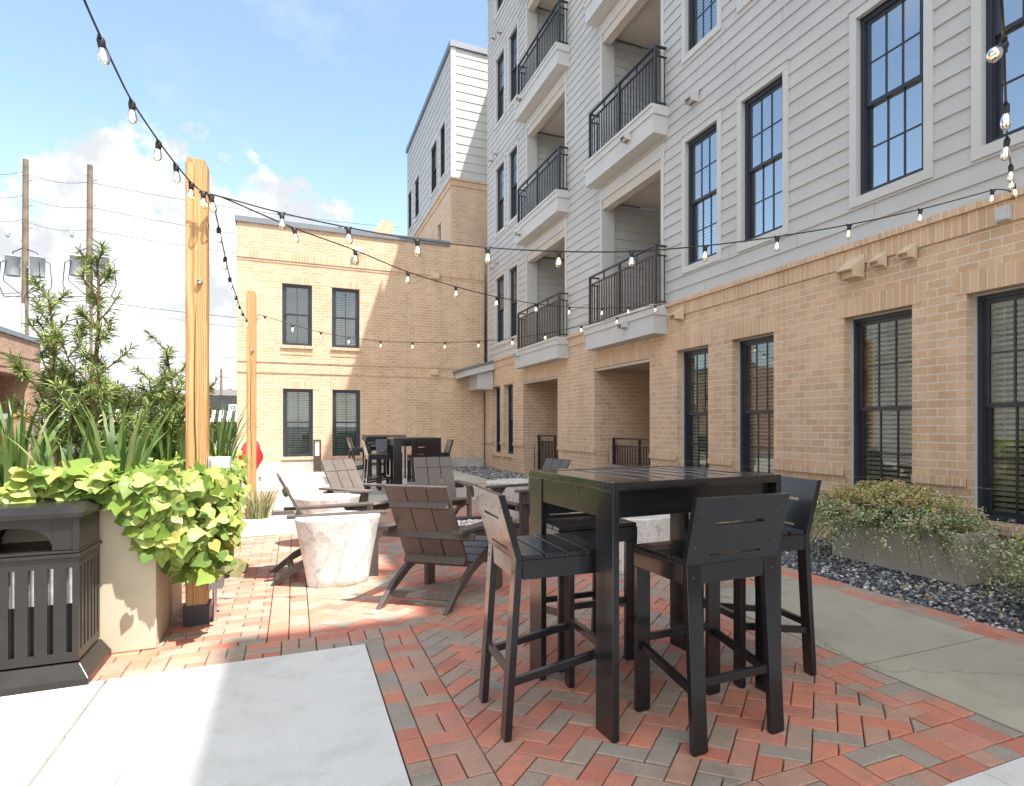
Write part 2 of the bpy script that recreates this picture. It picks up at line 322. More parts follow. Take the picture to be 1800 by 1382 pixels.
M_gravelbed=simple('gravel_bed_soil',(.06,.06,.065),.95,.5,70,bmp=.01,bscale=90,space='pos')
M_lime=island('lime_leaf',[(0,(.10,.18,.03)),(.35,(.20,.29,.05)),(.7,(.32,.39,.09)),(.93,(.44,.47,.16)),(1,(.42,.34,.09))],.45,.28)
M_iris=island('iris_blade',[(0,(.05,.10,.025)),(.5,(.10,.175,.045)),(.85,(.19,.265,.08)),(1,(.40,.38,.17))],.42,.2)
M_podo=island('podocarpus_needle',[(0,(.055,.095,.028)),(.4,(.13,.19,.05)),(.75,(.26,.33,.09)),(1,(.40,.44,.15))],.42,.22)
M_twig=simple('twig_bark',(.20,.11,.06),.85,.3,20); M_abelia=island('abelia_leaf',[(0,(.12,.18,.07)),(.35,(.26,.34,.14)),(.65,(.42,.49,.26)),(.86,(.62,.64,.44)),(1,(.72,.72,.58))],.5,.2)
M_abeliatop=island('abelia_new_leaf',[(0,(.44,.48,.11)),(.5,(.58,.52,.14)),(.8,(.62,.38,.16)),(1,(.40,.45,.12))],.5,.25)
M_flower=island('pink_flower',[(0,(.62,.34,.30)),(.6,(.70,.46,.40)),(1,(.72,.60,.54))],.6,.25)
M_grass=island('dry_grass_blade',[(0,(.10,.14,.05)),(.5,(.28,.27,.13)),(1,(.50,.43,.26))],.6,.2)
M_tree=island('tree_leaf',[(0,(.025,.05,.018)),(.5,(.06,.10,.035)),(1,(.11,.15,.05))],.6,.15); M_bark=simple('tree_bark',(.10,.075,.055),.9,.3,9)
M_planter=simple('stucco_planter',(.50,.44,.325),.8,.07,3,bmp=.001,bscale=120); M_planterR=simple('grey_stucco_planter',(.42,.385,.33),.85,.10,4,bmp=.001,bscale=120); M_soil=simple('potting_soil',(.05,.035,.025),.95,.4,50)
M_bin=furn('taupe_painted_steel',(.019,.016,.0145),.40,.15); M_liner=simple('bin_liner',(.42,.43,.43),.25,.3,14,metal=.6); M_dark=simple('dark_void',(.012,.012,.012),.9,.2,5)
M_rubber=simple('black_rubber',(.015,.015,.015),.5,.2,30); M_stone=island('fire_glass_stone',[(0,(.62,.47,.40)),(.4,(.70,.62,.56)),(.7,(.74,.71,.67)),(1,(.5,.33,.26))],.5,0,'CONSTANT')
def emis(name,col,st):
    m,t,b=mat(name,col,.5); b.inputs['Emission Color'].default_value=(*col,1); b.inputs['Emission Strength'].default_value=st; return m
M_fil=emis('warm_filament',(1.0,.58,.22),6.0)
M_asphalt=concrete('asphalt',(.10,.10,.10),.2); M_roofsh=simple('roof_shingle',(.13,.115,.105),.9,.2,6)
M_fascia=simple('dark_fascia',(.035,.033,.034),.5,.2,1); M_red=simple('red_fabric',(.48,.022,.03),.55,.18,5,bmp=.01,bscale=9)
def stripes():
    m,t,b=mat('striped_awning',(.8,.8,.8),.7); sp=N(t,'ShaderNodeSeparateXYZ'); L(t,pos(t),sp.inputs[0])
    s=math_(t,'GREATER_THAN',math_(t,'FRACT',math_(t,'MULTIPLY',sp.outputs[0],1/.55)),.5); L(t,mixc(t,s,(.03,.03,.035),(.72,.71,.69)),b.inputs['Base Color']); return m
M_stripe=stripes(); M_wire=simple('cable_black',(.012,.012,.013),.5,.1,5); M_wiregrey=simple('overhead_wire',(.20,.21,.22),.5,.1,5)
M_carblue=simple('car_paint_blue',(.05,.10,.17),.25,.05,3,spec=.7); M_cardark=simple('car_paint_dark',(.03,.032,.036),.25,.05,3,spec=.7); M_carglass=simple('car_glass',(.02,.025,.03),.08,.1,3)
M_asphroof=simple('flat_roof_membrane',(.35,.35,.34),.9,.1,2)

# ------------------------------------------------------------------ ground
def sheet(name,poly,z,m,h=None):
    b=MB()
    if h: b.prism(poly,'z',z-h,z)
    else: b.add([(x,y,z) for x,y in poly],[tuple(range(len(poly)))])
    return tag(b.build(name,m),kind='structure')
def rect(x0,x1,y0,y1): return [(x0,y0),(x1,y0),(x1,y1),(x0,y1)]
sheet('ground',rect(-900,900,-900,1200),-.09,M_asphalt)
sheet('paver_bed',rect(-7,5.49,-3,14.3),-.034,M_joint)
rng=random.Random(5)
def clip(poly,reg):
    out=poly
    for i in range(len(reg)):
        ax,ay=reg[i]; bx,by=reg[(i+1)%len(reg)]; inp=out; out=[]
        if not inp: return []
        side=lambda p:(bx-ax)*(p[1]-ay)-(by-ay)*(p[0]-ax)
        for k in range(len(inp)):
            p,q=inp[k],inp[(k+1)%len(inp)]; sp_,sq=side(p),side(q)
            if sp_>=0: out.append(p)
            if (sp_>=0)!=(sq>=0):
                t=sp_/(sp_-sq); out.append((p[0]+(q[0]-p[0])*t,p[1]+(q[1]-p[1])*t))
    return out
def inset(poly,d):
    n=len(poly); res=[]
    for i in range(n):
        a,b,c=Vector(poly[i-1]),Vector(poly[i]),Vector(poly[(i+1)%n])
        u=(b-a); v=(c-b)
        if u.length<1e-5 or v.length<1e-5: return None
        u.normalize(); v.normalize(); n1=Vector((-u.y,u.x)); n2=Vector((-v.y,v.x)); s=1+n1.dot(n2)
        if s<.2: return None
        res.append(tuple(b+(n1+n2)*(d/s)))
    return res
def area(p): return .5*sum(p[i-1][0]*p[i][1]-p[i][0]*p[i-1][1] for i in range(len(p)))
def lay(b,poly,reg=None):
    if reg: poly=clip(poly,reg)
    q=[]
    for p in poly:
        if not q or math.hypot(p[0]-q[-1][0],p[1]-q[-1][1])>.004: q.append(p)
    if len(q)>2 and math.hypot(q[0][0]-q[-1][0],q[0][1]-q[-1][1])<.004: q.pop()
    if len(q)<3 or area(q)<.0006: return
    o=inset(q,.0027); i_=inset(q,.0075)
    if not o or not i_ or area(i_)<.0002: return
    dz=rng.uniform(-.0022,.0014); tx,ty=rng.uniform(-.010,.010),rng.uniform(-.010,.010); n=len(q); c0=q[0]
    zt=lambda p,z: z+dz+(p[0]-c0[0])*tx+(p[1]-c0[1])*ty
    vs=[(p[0],p[1],zt(p,0)) for p in i_]+[(p[0],p[1],zt(p,-.0035)) for p in o]+[(p[0],p[1],-.03) for p in o]
    fs=[tuple(range(n))]+[(r*n+k,(r+1)*n+k,(r+1)*n+(k+1)%n,r*n+(k+1)%n) for r in(0,1) for k in range(n)]
    b.add(vs,fs)
def herring(b,x0,x1,y0,y1,ang=45,W=.1016):
    reg=rect(x0,x1,y0,y1); c,s=math.cos(R(ang)),math.sin(R(ang)); ox,oy=(x0+x1)/2,(y0+y1)/2
    n=int(math.hypot(x1-x0,y1-y0)/W/2)+4
    for i in range(-n,n):
        for j in range(-n,n):
            m=(i+j)%4   # cell colouring of the herringbone tiling
            if (i-j)%4==0: bx=(i,j,i+2,j+1)
            elif (i-j)%4==2: bx=(i,j,i+1,j+2)
            else: continue
            if (i-j)%4==2: bx=(i,j-1,i+1,j+1)
            X0,Y0,X1,Y1=[k*W for k in bx]
            pts=[(ox+x*c-y*s,oy+x*s+y*c) for x,y in((X0,Y0),(X1,Y0),(X1,Y1),(X0,Y1))]
            cxm=sum(p[0] for p in pts)/4; cym=sum(p[1] for p in pts)/4
            if x0-.2<cxm<x1+.2 and y0-.2<cym<y1+.2: lay(b,pts,reg)
def running(b,x0,x1,y0,y1,along='y',W=.1,Ln=.2):
    reg=rect(x0,x1,y0,y1)
    a0,a1,c0,c1=(y0,y1,x0,x1) if along=='y' else (x0,x1,y0,y1)
    rows=max(1,round((c1-c0)/W)); W=(c1-c0)/rows
    for r in range(rows):
        p=a0-rng.uniform(0,Ln)*0-(Ln/2 if r%2 else 0)
        while p<a1:
            q=(p,p+Ln,c0+r*W,c0+(r+1)*W); pts=rect(q[2],q[3],q[0],q[1]) if along=='y' else rect(q[0],q[1],q[2],q[3])
            lay(b,pts,reg); p+=Ln
def basket(b,x0,x1,y0,y1,along='y'):
    """border two bricks deep: a woven column beside a single column"""
    def put(u0,u1,v0,v1):
        lay(b,rect(v0,v1,u0,u1) if along=='y' else rect(u0,u1,v0,v1),rect(x0,x1,y0,y1))
    a0,a1,c0,c1=(y0,y1,x0,x1) if along=='y' else (x0,x1,y0,y1)
    w=(c1-c0)/3; u=a0; k=0
    while u<a1:
        if k%2: put(u,u+w,c0+w,c1); put(u+w,u+2*w,c0+w,c1); put(u,u+2*w,c0,c0+w)
        else: put(u,u+2*w,c0+w,c0+2*w); put(u,u+2*w,c0+2*w,c1); put(u,u+w,c0,c0+w); put(u+w,u+2*w,c0,c0+w)
        u+=2*w; k+=1
pv=MB()
herring(pv,.68,2.485,1.865,4.30); herring(pv,.09,3.5,4.30,11.0)
basket(pv,.385,.68,1.545,4.02); basket(pv,2.485,2.785,1.865,4.15); basket(pv,.68,2.785,1.545,1.865,'x')
basket(pv,-1.0,.68,4.02,4.30,'x'); running(pv,-.15,.09,4.30,8.5,'y',.12,.2); running(pv,-1.3,-.15,4.30,8.5,'x'); running(pv,2.485,3.5,4.15,4.30,'x',.1,.2)
running(pv,3.85,4.10,1.2,13.8,'y',.125,.25); running(pv,-.75,-.3,10.3,13.9,'y'); running(pv,-.3,4.2,13.8,14.1,'x')
tag(pv.build('brick_paving',M_paver),kind='structure')
sheet('concrete_slab',[(-.855,-1.5),(-.591,-1.5),(-.587,2.95),(-.581,2.95),(-.574,-1.5),(.379,-1.5),(.379,4.012),(-.855,4.012)],.002,M_slab,.03)
sheet('concrete_slab',rect(-5,-.873,3.309,4.012),.001,M_slab,.03); sheet('concrete_slab',rect(-5,-.873,-1.5,3.290),.001,M_slab,.03)
sheet('concrete_slab',rect(.389,9,-1.5,1.537),.002,M_slab,.03)
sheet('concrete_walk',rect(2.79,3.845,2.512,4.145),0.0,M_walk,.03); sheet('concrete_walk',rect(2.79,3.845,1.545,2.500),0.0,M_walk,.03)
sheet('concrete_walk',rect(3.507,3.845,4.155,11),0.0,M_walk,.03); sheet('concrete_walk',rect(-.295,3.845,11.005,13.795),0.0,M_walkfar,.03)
for i,(a,b_) in enumerate(((14.105,17.0),(17.01,19.98))):
    sheet('concrete_walk',rect(-.30,4.22,a,b_),0.0,M_walkfar,.03); sheet('concrete_walk',rect(-8,-.31,a,b_),0.0,M_walkfar,.03)
sheet('concrete_walk',rect(-8,.088,8.505,10.295),.001,M_walkfar,.03); sheet('concrete_walk',rect(-8,-.755,10.30,14.1),.001,M_walkfar,.03)
sheet('gravel_soil',rect(4.10,5.60,.6,13.795),-.026,M_gravelbed); sheet('gravel_soil',rect(4.22,5.60,13.8,19.98),-.026,M_gravelbed)
# pebbles, bigger and sparser with distance (nobody could count them)
pb=MB(); r2=random.Random(11)
ico=[]
for k in range(6):
    n=6; ring=[]
    vs=[(0,0,1)]+[(math.cos(2*math.pi*i/n),math.sin(2*math.pi*i/n),.25) for i in range(n)]+[(.8*math.cos(2*math.pi*(i+.5)/n),.8*math.sin(2*math.pi*(i+.5)/n),-.5) for i in range(n)]
    vs=[(x*r2.uniform(.75,1.2),y*r2.uniform(.75,1.2),z*r2.uniform(.8,1.1)) for x,y,z in vs]
    fs=[(0,1+i,1+(i+1)%n) for i in range(n)]+[(1+i,7+i,1+(i+1)%n) for i in range(n)]+[(1+(i+1)%n,7+i,7+(i+1)%n) for i in range(n)]
    ico.append((vs,fs))
def pebble(x,y,z,s):
    vs,fs=r2.choice(ico); a=r2.uniform(0,6.28); c,sn=math.cos(a),math.sin(a); el=r2.uniform(.6,1.0); t=r2.uniform(-.5,.5)
    pb.add([(x+s*(vx*c-vy*el*sn),y+s*(vx*sn+vy*el*c),z+s*(vz*.62+vx*t*.5)) for vx,vy,vz in vs],fs,0,True)
y=1.3
while y<19.9:
    s=.0145+.0011*y; step=s*1.55; xl=4.10 if y<13.8 else 4.22
    x=xl+.01
    while x<5.5:
        pebble(x+r2.uniform(-.6,.6)*s,y+r2.uniform(-.6,.6)*s,-.016+r2.uniform(0,.02),s*r2.uniform(.65,1.3)); x+=step
    y+=step
tag(pb.build('gravel',M_pebble),kind='stuff',label='dark slate and pale river pebbles along the brick wall',cat='gravel')
# ------------------------------------------------------------------ windows (built once per size, copied)
WCACHE={}
def window_parts(w,h,cols,rows,blinds,glass,frame=.055,mat_f=None):
    key=(round(w,2),round(h,2),cols,rows,blinds,glass.name)
    if key in WCACHE: return WCACHE[key]
    mf=mat_f or M_navy; a=w/2; fr=frame; d=.075
    f=MB()
    f.box(-a,-a+fr,0,d,0,h); f.box(a-fr,a,0,d,0,h); f.box(-a+fr,a-fr,0,d,h-fr,h); f.box(-a+fr,a-fr,-.015,d,0,fr*.8)
    f.box(-a+fr,-a+fr+.014,.012,d,fr*.8,h-fr); f.box(a-fr-.014,a-fr,.012,d,fr*.8,h-fr)
    i0,i1=-a+fr+.014,a-fr-.014; zm=h*.5; st=.038; s=MB(); g=MB()
    for (z0,z1,y0) in((zm-.005,h-fr,.022),(fr*.8,zm+.03,.050)):
        y1=y0+.026
        s.box(i0,i0+st,y0,y1,z0,z1); s.box(i1-st,i1,y0,y1,z0,z1); s.box(i0+st,i1-st,y0,y1,z0,z0+st); s.box(i0+st,i1-st,y0,y1,z1-st,z1)
        gx0,gx1,gz0,gz1=i0+st,i1-st,z0+st,z1-st
        for c in range(1,cols):
            x=gx0+(gx1-gx0)*c/cols; s.box(x-.009,x+.009,y0+.004,y1-.004,gz0,gz1)
        for r in range(1,rows):
            z=gz0+(gz1-gz0)*r/rows; s.box(gx0,gx1,y0+.006,y1-.006,z-.008,z+.008)
        g.add([(gx0,y0+.013,gz0),(gx1,y0+.013,gz0),(gx1,y0+.013,gz1),(gx0,y0+.013,gz1)],[(0,1,2,3)])
    bl=None
    if blinds:
        bl=MB(); z=fr+.03; sp_=.05; ang=R(blinds)
        while z<h-fr-.03:
            dy,dz=.022*math.cos(ang),.022*math.sin(ang)
            bl.add([(i0+.004,.13-dy,z-dz),(i1-.004,.13-dy,z-dz),(i1-.004,.13,z+.003),(i0+.004,.13,z+.003),(i1-.004,.13+dy,z+dz),(i0+.004,.13+dy,z+dz)],[(0,1,2,3),(3,2,4,5)])
            z+=sp_
        for x in (i0+.12,i1-.12): bl.box(x-.002,x+.002,.106,.109,fr,h-fr)
        bl.box(i0,i1,.10,.15,h-fr-.035,h-fr+.0)
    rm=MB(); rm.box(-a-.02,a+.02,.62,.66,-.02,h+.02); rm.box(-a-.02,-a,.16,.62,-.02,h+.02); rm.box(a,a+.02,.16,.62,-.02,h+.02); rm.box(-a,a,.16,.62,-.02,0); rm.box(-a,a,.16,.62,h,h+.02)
    WCACHE[key]=(f.mesh('window_frame',mf),s.mesh('sash',mf),g.mesh('glass_pane',glass),bl.mesh('blind',M_blind) if bl else None,rm.mesh('room_recess',M_room))
    return WCACHE[key]
def place_window(parent,loc,rotz,w,h,cols=3,rows=2,blinds=20,glass=None,label=None):
    f,s,g,bl,rm=window_parts(w,h,cols,rows,blinds,glass or M_glass)
    o=bpy.data.objects.new('window',f); COL.objects.link(o); o.parent=parent; o.location=loc; o.rotation_euler=(0,0,rotz)
    if label: o['label']=label
    for nm,me in(('sash',s),('pane',g),('blind',bl),('room_recess',rm)):
        if me is None: continue
        c=bpy.data.objects.new(nm,me); COL.objects.link(c); c.parent=o
    return o
def cells(u0,u1,z0,z1,holes):
    us=sorted({u0,u1,*[min(max(k,u0),u1) for h in holes for k in h[:2]]}); zs=sorted({z0,z1,*[min(max(k,z0),z1) for h in holes for k in h[2:4]]})
    for i in range(len(us)-1):
        for j in range(len(zs)-1):
            um,zm=(us[i]+us[i+1])/2,(zs[j]+zs[j+1])/2
            if any(h[0]<um<h[1] and h[2]<zm<h[3] for h in holes): continue
            yield us[i],us[i+1],zs[j],zs[j+1]
def wall(b,ax,c,u0,u1,z0,z1,holes=(),depth=.12,inw=1,mi=0):
    """wall face at ax=c with holes (u0,u1,z0,z1[,depth]); reveals go inwards (direction inw)"""
    P=(lambda u,z,d=0:(c+d*inw,u,z)) if ax=='x' else (lambda u,z,d=0:(u,c+d*inw,z))
    for a,b_,p,q in cells(u0,u1,z0,z1,holes): b.quad(P(a,p),P(b_,p),P(b_,q),P(a,q),mi)
    for h in holes:
        a,b_,p,q=h[:4]; d=h[4] if len(h)>4 else depth; p=max(p,z0); q=min(q,z1)
        if p>=q: continue
        b.quad(P(a,p),P(a,q),P(a,q,d),P(a,p,d),mi); b.quad(P(b_,p),P(b_,q),P(b_,q,d),P(b_,p,d),mi)
        if q<z1+1e-6 and q==h[3]: b.quad(P(a,q),P(b_,q),P(b_,q,d),P(a,q,d),mi)
        if p==h[2]: b.quad(P(a,p),P(b_,p),P(b_,p,d),P(a,p,d),mi)
def lap(b,ax,c,u0,u1,z0,z1,holes=(),out=-1,exp=.18,mi=0):
    """lapped boards: each course tilts out towards its lower edge and throws a thin shadow line"""
    P=(lambda u,zz,d:(c+out*d,u,zz)) if ax=='x' else (lambda u,zz,d:(u,c+out*d,zz))
    joints={}; jr=random.Random(int(z0*100+u0*10))
    z=z0
    while z<z1-.01:
        zt=min(z+exp,z1); off=lambda q:.020-.017*(q-z)/exp
        zs=sorted({z,zt,*[k for h in holes for k in h[2:4] if z<k<zt and h[1]>u0 and h[0]<u1]})
        for za,zb in zip(zs,zs[1:]):
            us=[(u0,u1)]
            for h in holes:
                if h[2]<(za+zb)/2<h[3]:
                    nu=[]
                    for a,e in us:
                        if h[1]<=a or h[0]>=e: nu.append((a,e)); continue
                        if h[0]>a: nu.append((a,h[0]))
                        if h[1]<e: nu.append((h[1],e))
                    us=nu
            jt=[c_ for c_ in joints.setdefault(round(z,3),[u0+jr.uniform(.3,3.6)+3.66*k for k in range(12)])]
            us=[(p+(.002 if p!=a else 0),q-(.002 if q!=e else 0)) for a,e in us for p,q in zip([a]+[j for j in jt if a+.1<j<e-.1],[j for j in jt if a+.1<j<e-.1]+[e])]
            for a,e in us:
                b.quad(P(a,za,off(za)),P(e,za,off(za)),P(e,zb,off(zb)),P(a,zb,off(zb)),mi)
                if za==z: b.quad(P(a,z,0),P(e,z,0),P(e,z,.020),P(a,z,.020),mi)
        z=zt
W=5.5
# ------------------------------------------------------------------ right-hand apartment building
apt=thing('apartment_building','tall apartment building with tan brick ground floor, pale grey lap siding and stacked balconies','building',(W,9,0))
class Part(MB):
    def __init__(s,par): super().__init__(); s.par=par
    def build(s,name,mats,bevel=0):
        o=s.par.location; s.v=[(x-o.x,y-o.y,z-o.z) for x,y,z in s.v]; return super().build(name,mats,s.par,bevel)
ZC=3.20; YE=19.86
gw=[(4.339,5.204),(6.345,7.207),(7.765,8.625),(2.90,3.778),(-.4,.5),(1.1,2.0)]
low=[(a,b_,.45,2.49) for a,b_ in gw]; nar=[(17.03,17.885,.48,2.47),(18.25,19.09,.48,2.47)]
por=[(9.471,11.691,0,2.45),(13.70,16.13,0,2.45)]
holes=low+nar+[(a,b_,-.1,2.45,.30) for a,b_,_,_ in por]
bw=Part(apt)
wall(bw,'x',W,-6,YE,.745,3.06,holes,.165); wall(bw,'x',W+.018,-6,YE,-.1,.745,holes,.147); bw.quad((W,-6,.745),(W+.018,-6,.745),(W+.018,YE,.745),(W,YE,.745))
bw.quad((W,YE,-.1),(W+1.4,YE,-.1),(W+1.4,YE,3.06),(W,YE,3.06))
for (a,b_,z0,z1) in por:       # porch recesses behind the openings
    D=W+2.3; x0=W+.30
    bw.quad((x0,a-.0,-.1),(D,a,-.1),(D,a,2.6),(x0,a,2.6)); bw.quad((x0,b_,-.1),(D,b_,-.1),(D,b_,2.6),(x0,b_,2.6)); bw.quad((D,a,-.1),(D,b_,-.1),(D,b_,2.6),(D,a,2.6))
bw.build('brick_wall',M_brick)
sc=Part(apt); sc.box(W-.022,W+.05,-6,YE+.03,3.03,3.215); sc.build('belt_course',M_soldier)
cap=Part(apt); cap.box(W-.055,W+.06,-6,YE+.05,3.217,3.275); cap.build('rowlock_course',M_soldier)
for a,b_,z0,z1 in por: sc=Part(apt); sc.box(W-.007,W+.05,a-.10,b_+.10,z1+.002,z1+.25); sc.build('lintel',M_soldier)
pier=sorted([h[:2] for h in holes]); ys=[-6]+[k for p in pier for k in p]+[YE]
for i in range(0,len(ys),2):
    if ys[i+1]>ys[i]: cap=Part(apt); cap.box(W-.014,W+.01,ys[i],ys[i+1],.742,.822); cap.build('water_table',M_soldier)
for a,b_,z0,z1 in por:
    pc=Part(apt); pc.box(W+.302,W+2.29,a+.003,b_-.003,2.46,2.5); pc.build('porch_ceiling',M_soffit)
    pc=Part(apt); pc.box(W+.02,W+.12,a+.003,b_-.003,2.40,2.449); pc.build('porch_beam',M_soffit)
for n_,(a,b_,z0,z1) in enumerate(low+nar):
    wi=place_window(apt,(.14,(a+b_)/2-9,z0),R(-90),b_-a-.004,z1-z0,3 if (a,b_,z0,z1) in low else 2,2,42)
    q=Part(apt); q.box(W-.007,W+.05,a-.10,b_+.10,z1+.002,z1+.205); attach(q.build('lintel',M_soldier),wi)
    q=Part(apt); q.box(W-.05,W+.16,a-.03,b_+.03,z0-.085,z0-.003); attach(q.build('sill',M_soldier),wi)
    jl=Part(apt)
    for y in(a+.002,b_-.014): jl.box(W+.105,W+.138,y,y+.012,z0,z1)
    jl.box(W+.105,W+.138,a+.014,b_-.014,z1-.014,z1-.002); attach(jl.build('jamb_liner',M_trim),wi)
# upper floors
FL=3.29; XS=W+.02
upw=[(4.110,5.116),(6.077,7.081),(7.443,8.460),(2.72,3.726),(.6,1.6),(-1.2,-.2),(16.534,17.476),(17.747,18.785)]
bal=[(9.006,11.425),(13.155,15.90)]
TOP=15.0
uh=[]
for k in range(4):
    for a,b_ in upw: uh.append((a,b_,3.668+FL*k,5.80+FL*k))
bh=[(a,b_,3.25+FL*k,5.74+FL*k) for k in range(4) for a,b_ in bal]
sd=Part(apt); YS=19.54
lap(sd,'x',XS,-6,YS,3.28,TOP-.25,uh+bh,-1)
for h in bh:
    a,b_,z0,z1=h; D=XS+1.9
    lap(sd,'y',b_-.02,XS+.25,D,z0,z1,(),-1); lap(sd,'y',a+.02,XS+.25,D,z0,z1,(),1); sd.quad((D,a,z0),(D,b_,z0),(D,b_,z1+.2),(D,a,z1+.2))
sd.quad((XS,YS,3.28),(XS+1.4,YS,3.28),(XS+1.4,YS,TOP),(XS,YS,TOP))
sd.quad((XS+1.4,YS,0),(XS+1.4,27,0),(XS+1.4,27,TOP),(XS+1.4,YS,TOP)); 
sd.build('lap_siding',M_siding)
for a,b_,z0,z1 in uh:
    t=.095; tr=Part(apt)
    tr.box(XS-.032,XS+.02,a,a+t,z0+.10,z1-.10); tr.box(XS-.032,XS+.02,b_-t,b_,z0+.10,z1-.10)
    tr.box(XS-.036,XS+.02,a,b_,z0,z0+.098); tr.box(XS-.034,XS+.02,a,b_,z1-.098,z1); tr.box(XS-.05,XS+.0,a-.012,b_+.012,z1+.002,z1+.016)
    tr.box(XS-.012,XS+.09,a+t-.014,a+t-.001,z0+.10,z1-.10); tr.box(XS-.012,XS+.09,b_-t+.001,b_-t+.014,z0+.10,z1-.10)
    wi=place_window(apt,(XS+.035-W,(a+b_)/2-9,z0+.10),R(-90),b_-a-.19,z1-z0-.20,3,2,24,M_glassup); attach(tr.build('window_trim',M_trim),wi)
for a,b_,z0,z1 in bh:
    tr=Part(apt); tr.box(XS-.03,XS+.26,a-.0,a+.085,z0,z1); tr.box(XS-.03,XS+.26,b_-.085,b_,z0,z1); tr.box(XS-.03,XS+.01,a-.02,b_+.02,z1+.001,z1+.22); tr.build('opening_trim',M_trim)
    so_=Part(apt); so_.box(XS-.005,XS+.16,a+.087,b_-.087,z1-.17,z1-.002); so_.build('balcony_beam',M_soffit)
    so_=Part(apt); so_.box(XS+.16,XS+1.89,a+.025,b_-.025,z1+.03,z1+.06); so_.build('balcony_ceiling',M_soffit)
tr=Part(apt); tr.box(XS-.03,XS+.02,YS-.02,YS+.03,3.28,TOP-.2); tr.build('corner_board',M_trim)
rf=Part(apt); rf.box(W-.10,W+1.5,-6,YS+.15,TOP-.25,TOP); rf.box(W+1.2,W+9,-6,27,TOP-.4,TOP-.05); rf.build('roof',M_coping)
# unseen extra storey behind the viewer, added to cast the near shadow edge
up=Part(apt); up.box(W+.01,W+9,-16,-3.2,TOP,19.2); up.box(W+.02,W+9,-16,-6.01,0,TOP-.26); up.box(W+9,W+9.1,-6,27,0,TOP-.4); up.build('shadow_storey',M_siding)
# balconies: slab, fascia, railing
def balcony(a,b_,k,mrail,mf):
    z1=3.245+FL*k*.985; z0=z1-.455; p=.29
    sl=Part(apt); x0=XS-p
    sl.box(x0,XS+.0,a-.12,b_+.12,z0,z1-.10,0); sl.box(x0-.022,XS+.0,a-.142,b_+.142,z1-.155,z1-.042,0); sl.box(x0-.04,XS+1.88,a-.12,b_+.12,z1-.04,z1+.012,1)
    o=sl.build('balcony',[mf,M_trim])
    rl=Part(apt); xr=x0+.075; ya,yb=a-.06,b_+.06; T=z1+1.0
    for (q,hh,ww) in((T,.028,.045),(T-.155,.022,.032),(z1+.085,.022,.032)):
        rl.box(xr-ww/2,xr+ww/2,ya,yb,q-hh,q)
        for y in(ya,yb): rl.box(xr+ww/2,XS-.0,y-ww/2,y+ww/2,q-hh,q)
    for y in(ya,(ya+yb)/2,yb): rl.box(xr-.022,xr+.022,y-.022,y+.022,z1+.012,T-.029)
    for y in(ya+(yb-ya)*.25,ya+(yb-ya)*.75): rl.box(xr-.012,xr+.012,y-.012,y+.012,T-.154,T-.029)
    n=int((yb-ya)/.105)
    for i in range(1,n):
        y=ya+(yb-ya)*i/n; rl.box(xr-.008,xr+.008,y-.008,y+.008,z1+.086,T-.178)
    for y in(ya,yb):
        for xx in(xr+.09,xr+.17): rl.box(xx-.007,xx+.007,y-.007,y+.007,z1+.086,T-.178)
    r=rl.build('railing',mrail); 
    r.parent=o
    return o
for k in range(4):
    for a,b_ in bal: balcony(a,b_,k,M_bronze if k==0 else M_blacksteel,M_trimgrey if k==0 else M_trim)
# ground floor porch railings
for a,b_,z0,z1 in por:
    rl=Part(apt); x=W+.42
    for q,hh,ww in((1.05,.03,.05),(.90,.025,.035),(.12,.025,.035)): rl.box(x-ww/2,x+ww/2,a+.02,b_-.02,q-hh,q)
    for y in(a+.03,(a+b_)/2,b_-.03): rl.box(x-.022,x+.022,y-.022,y+.022,0,1.02)
    n=int((b_-a)/.105)
    for i in range(1,n): y=a+(b_-a)*i/n; rl.box(x-.008,x+.008,y-.008,y+.008,.12,.875)
    rl.build('porch_railing',M_blacksteel)
# hooded wall vents
def hood(par,p,ax,w,h,d,m,name='hood_vent'):
    b=MB(); 
    b.prism([(0,0),(-d,-h*.62),(-d*.96,-h*.62-.012),(-.0,-.03)],'x',-w/2,w/2)          # sloping top
    for s in(-1,1): b.prism([(0,0),(-d,-h*.62),(-d*.9,-h),(0,-h)],'x',s*w/2-.004,s*w/2+.004)
    b.box(-w/2,w/2,-d*.55,-d*.5,-h,-h*.35); b.box(-w/2-.018,w/2+.018,-.008,0,-h-.015,.018)
    o=b.build(name,m,par); o.location=Vector(p)-par.location; o.rotation_euler=(0,0,{'x':R(-90),'y':0}[ax]); return o
for x,y,w_,h_,m in((1503,455,.22,.22,M_vent),(1548,447,.12,.13,M_vent),(1600,432,.12,.13,M_vent),(1196,543,.17,.17,M_vent)):
    hood(apt,onX(x,y,W-.025),'x',w_,h_,.17 if w_>.15 else .12,M_vent)
for x,y in((1222,163),): hood(apt,onX(x,y,XS-.02),'x',.17,.17,.15,M_trim)
for x,y in((1100,560),(912,615),(1105,232),(915,402),(917,165)): hood(apt,onX(x,y,XS-.29),'x',.17,.17,.14,M_trimgrey if y>500 else M_trim)
for x,y in((870,62),(881,52),(866,277),(874,265),(867,465),(875,456)): hood(apt,onX(x,y,XS-.02),'x',.11,.12,.12,M_ventgrey)
for x,y in((854,645),(863,645)): hood(apt,onX(x,y,W-.02),'x',.10,.10,.12,M_vent)
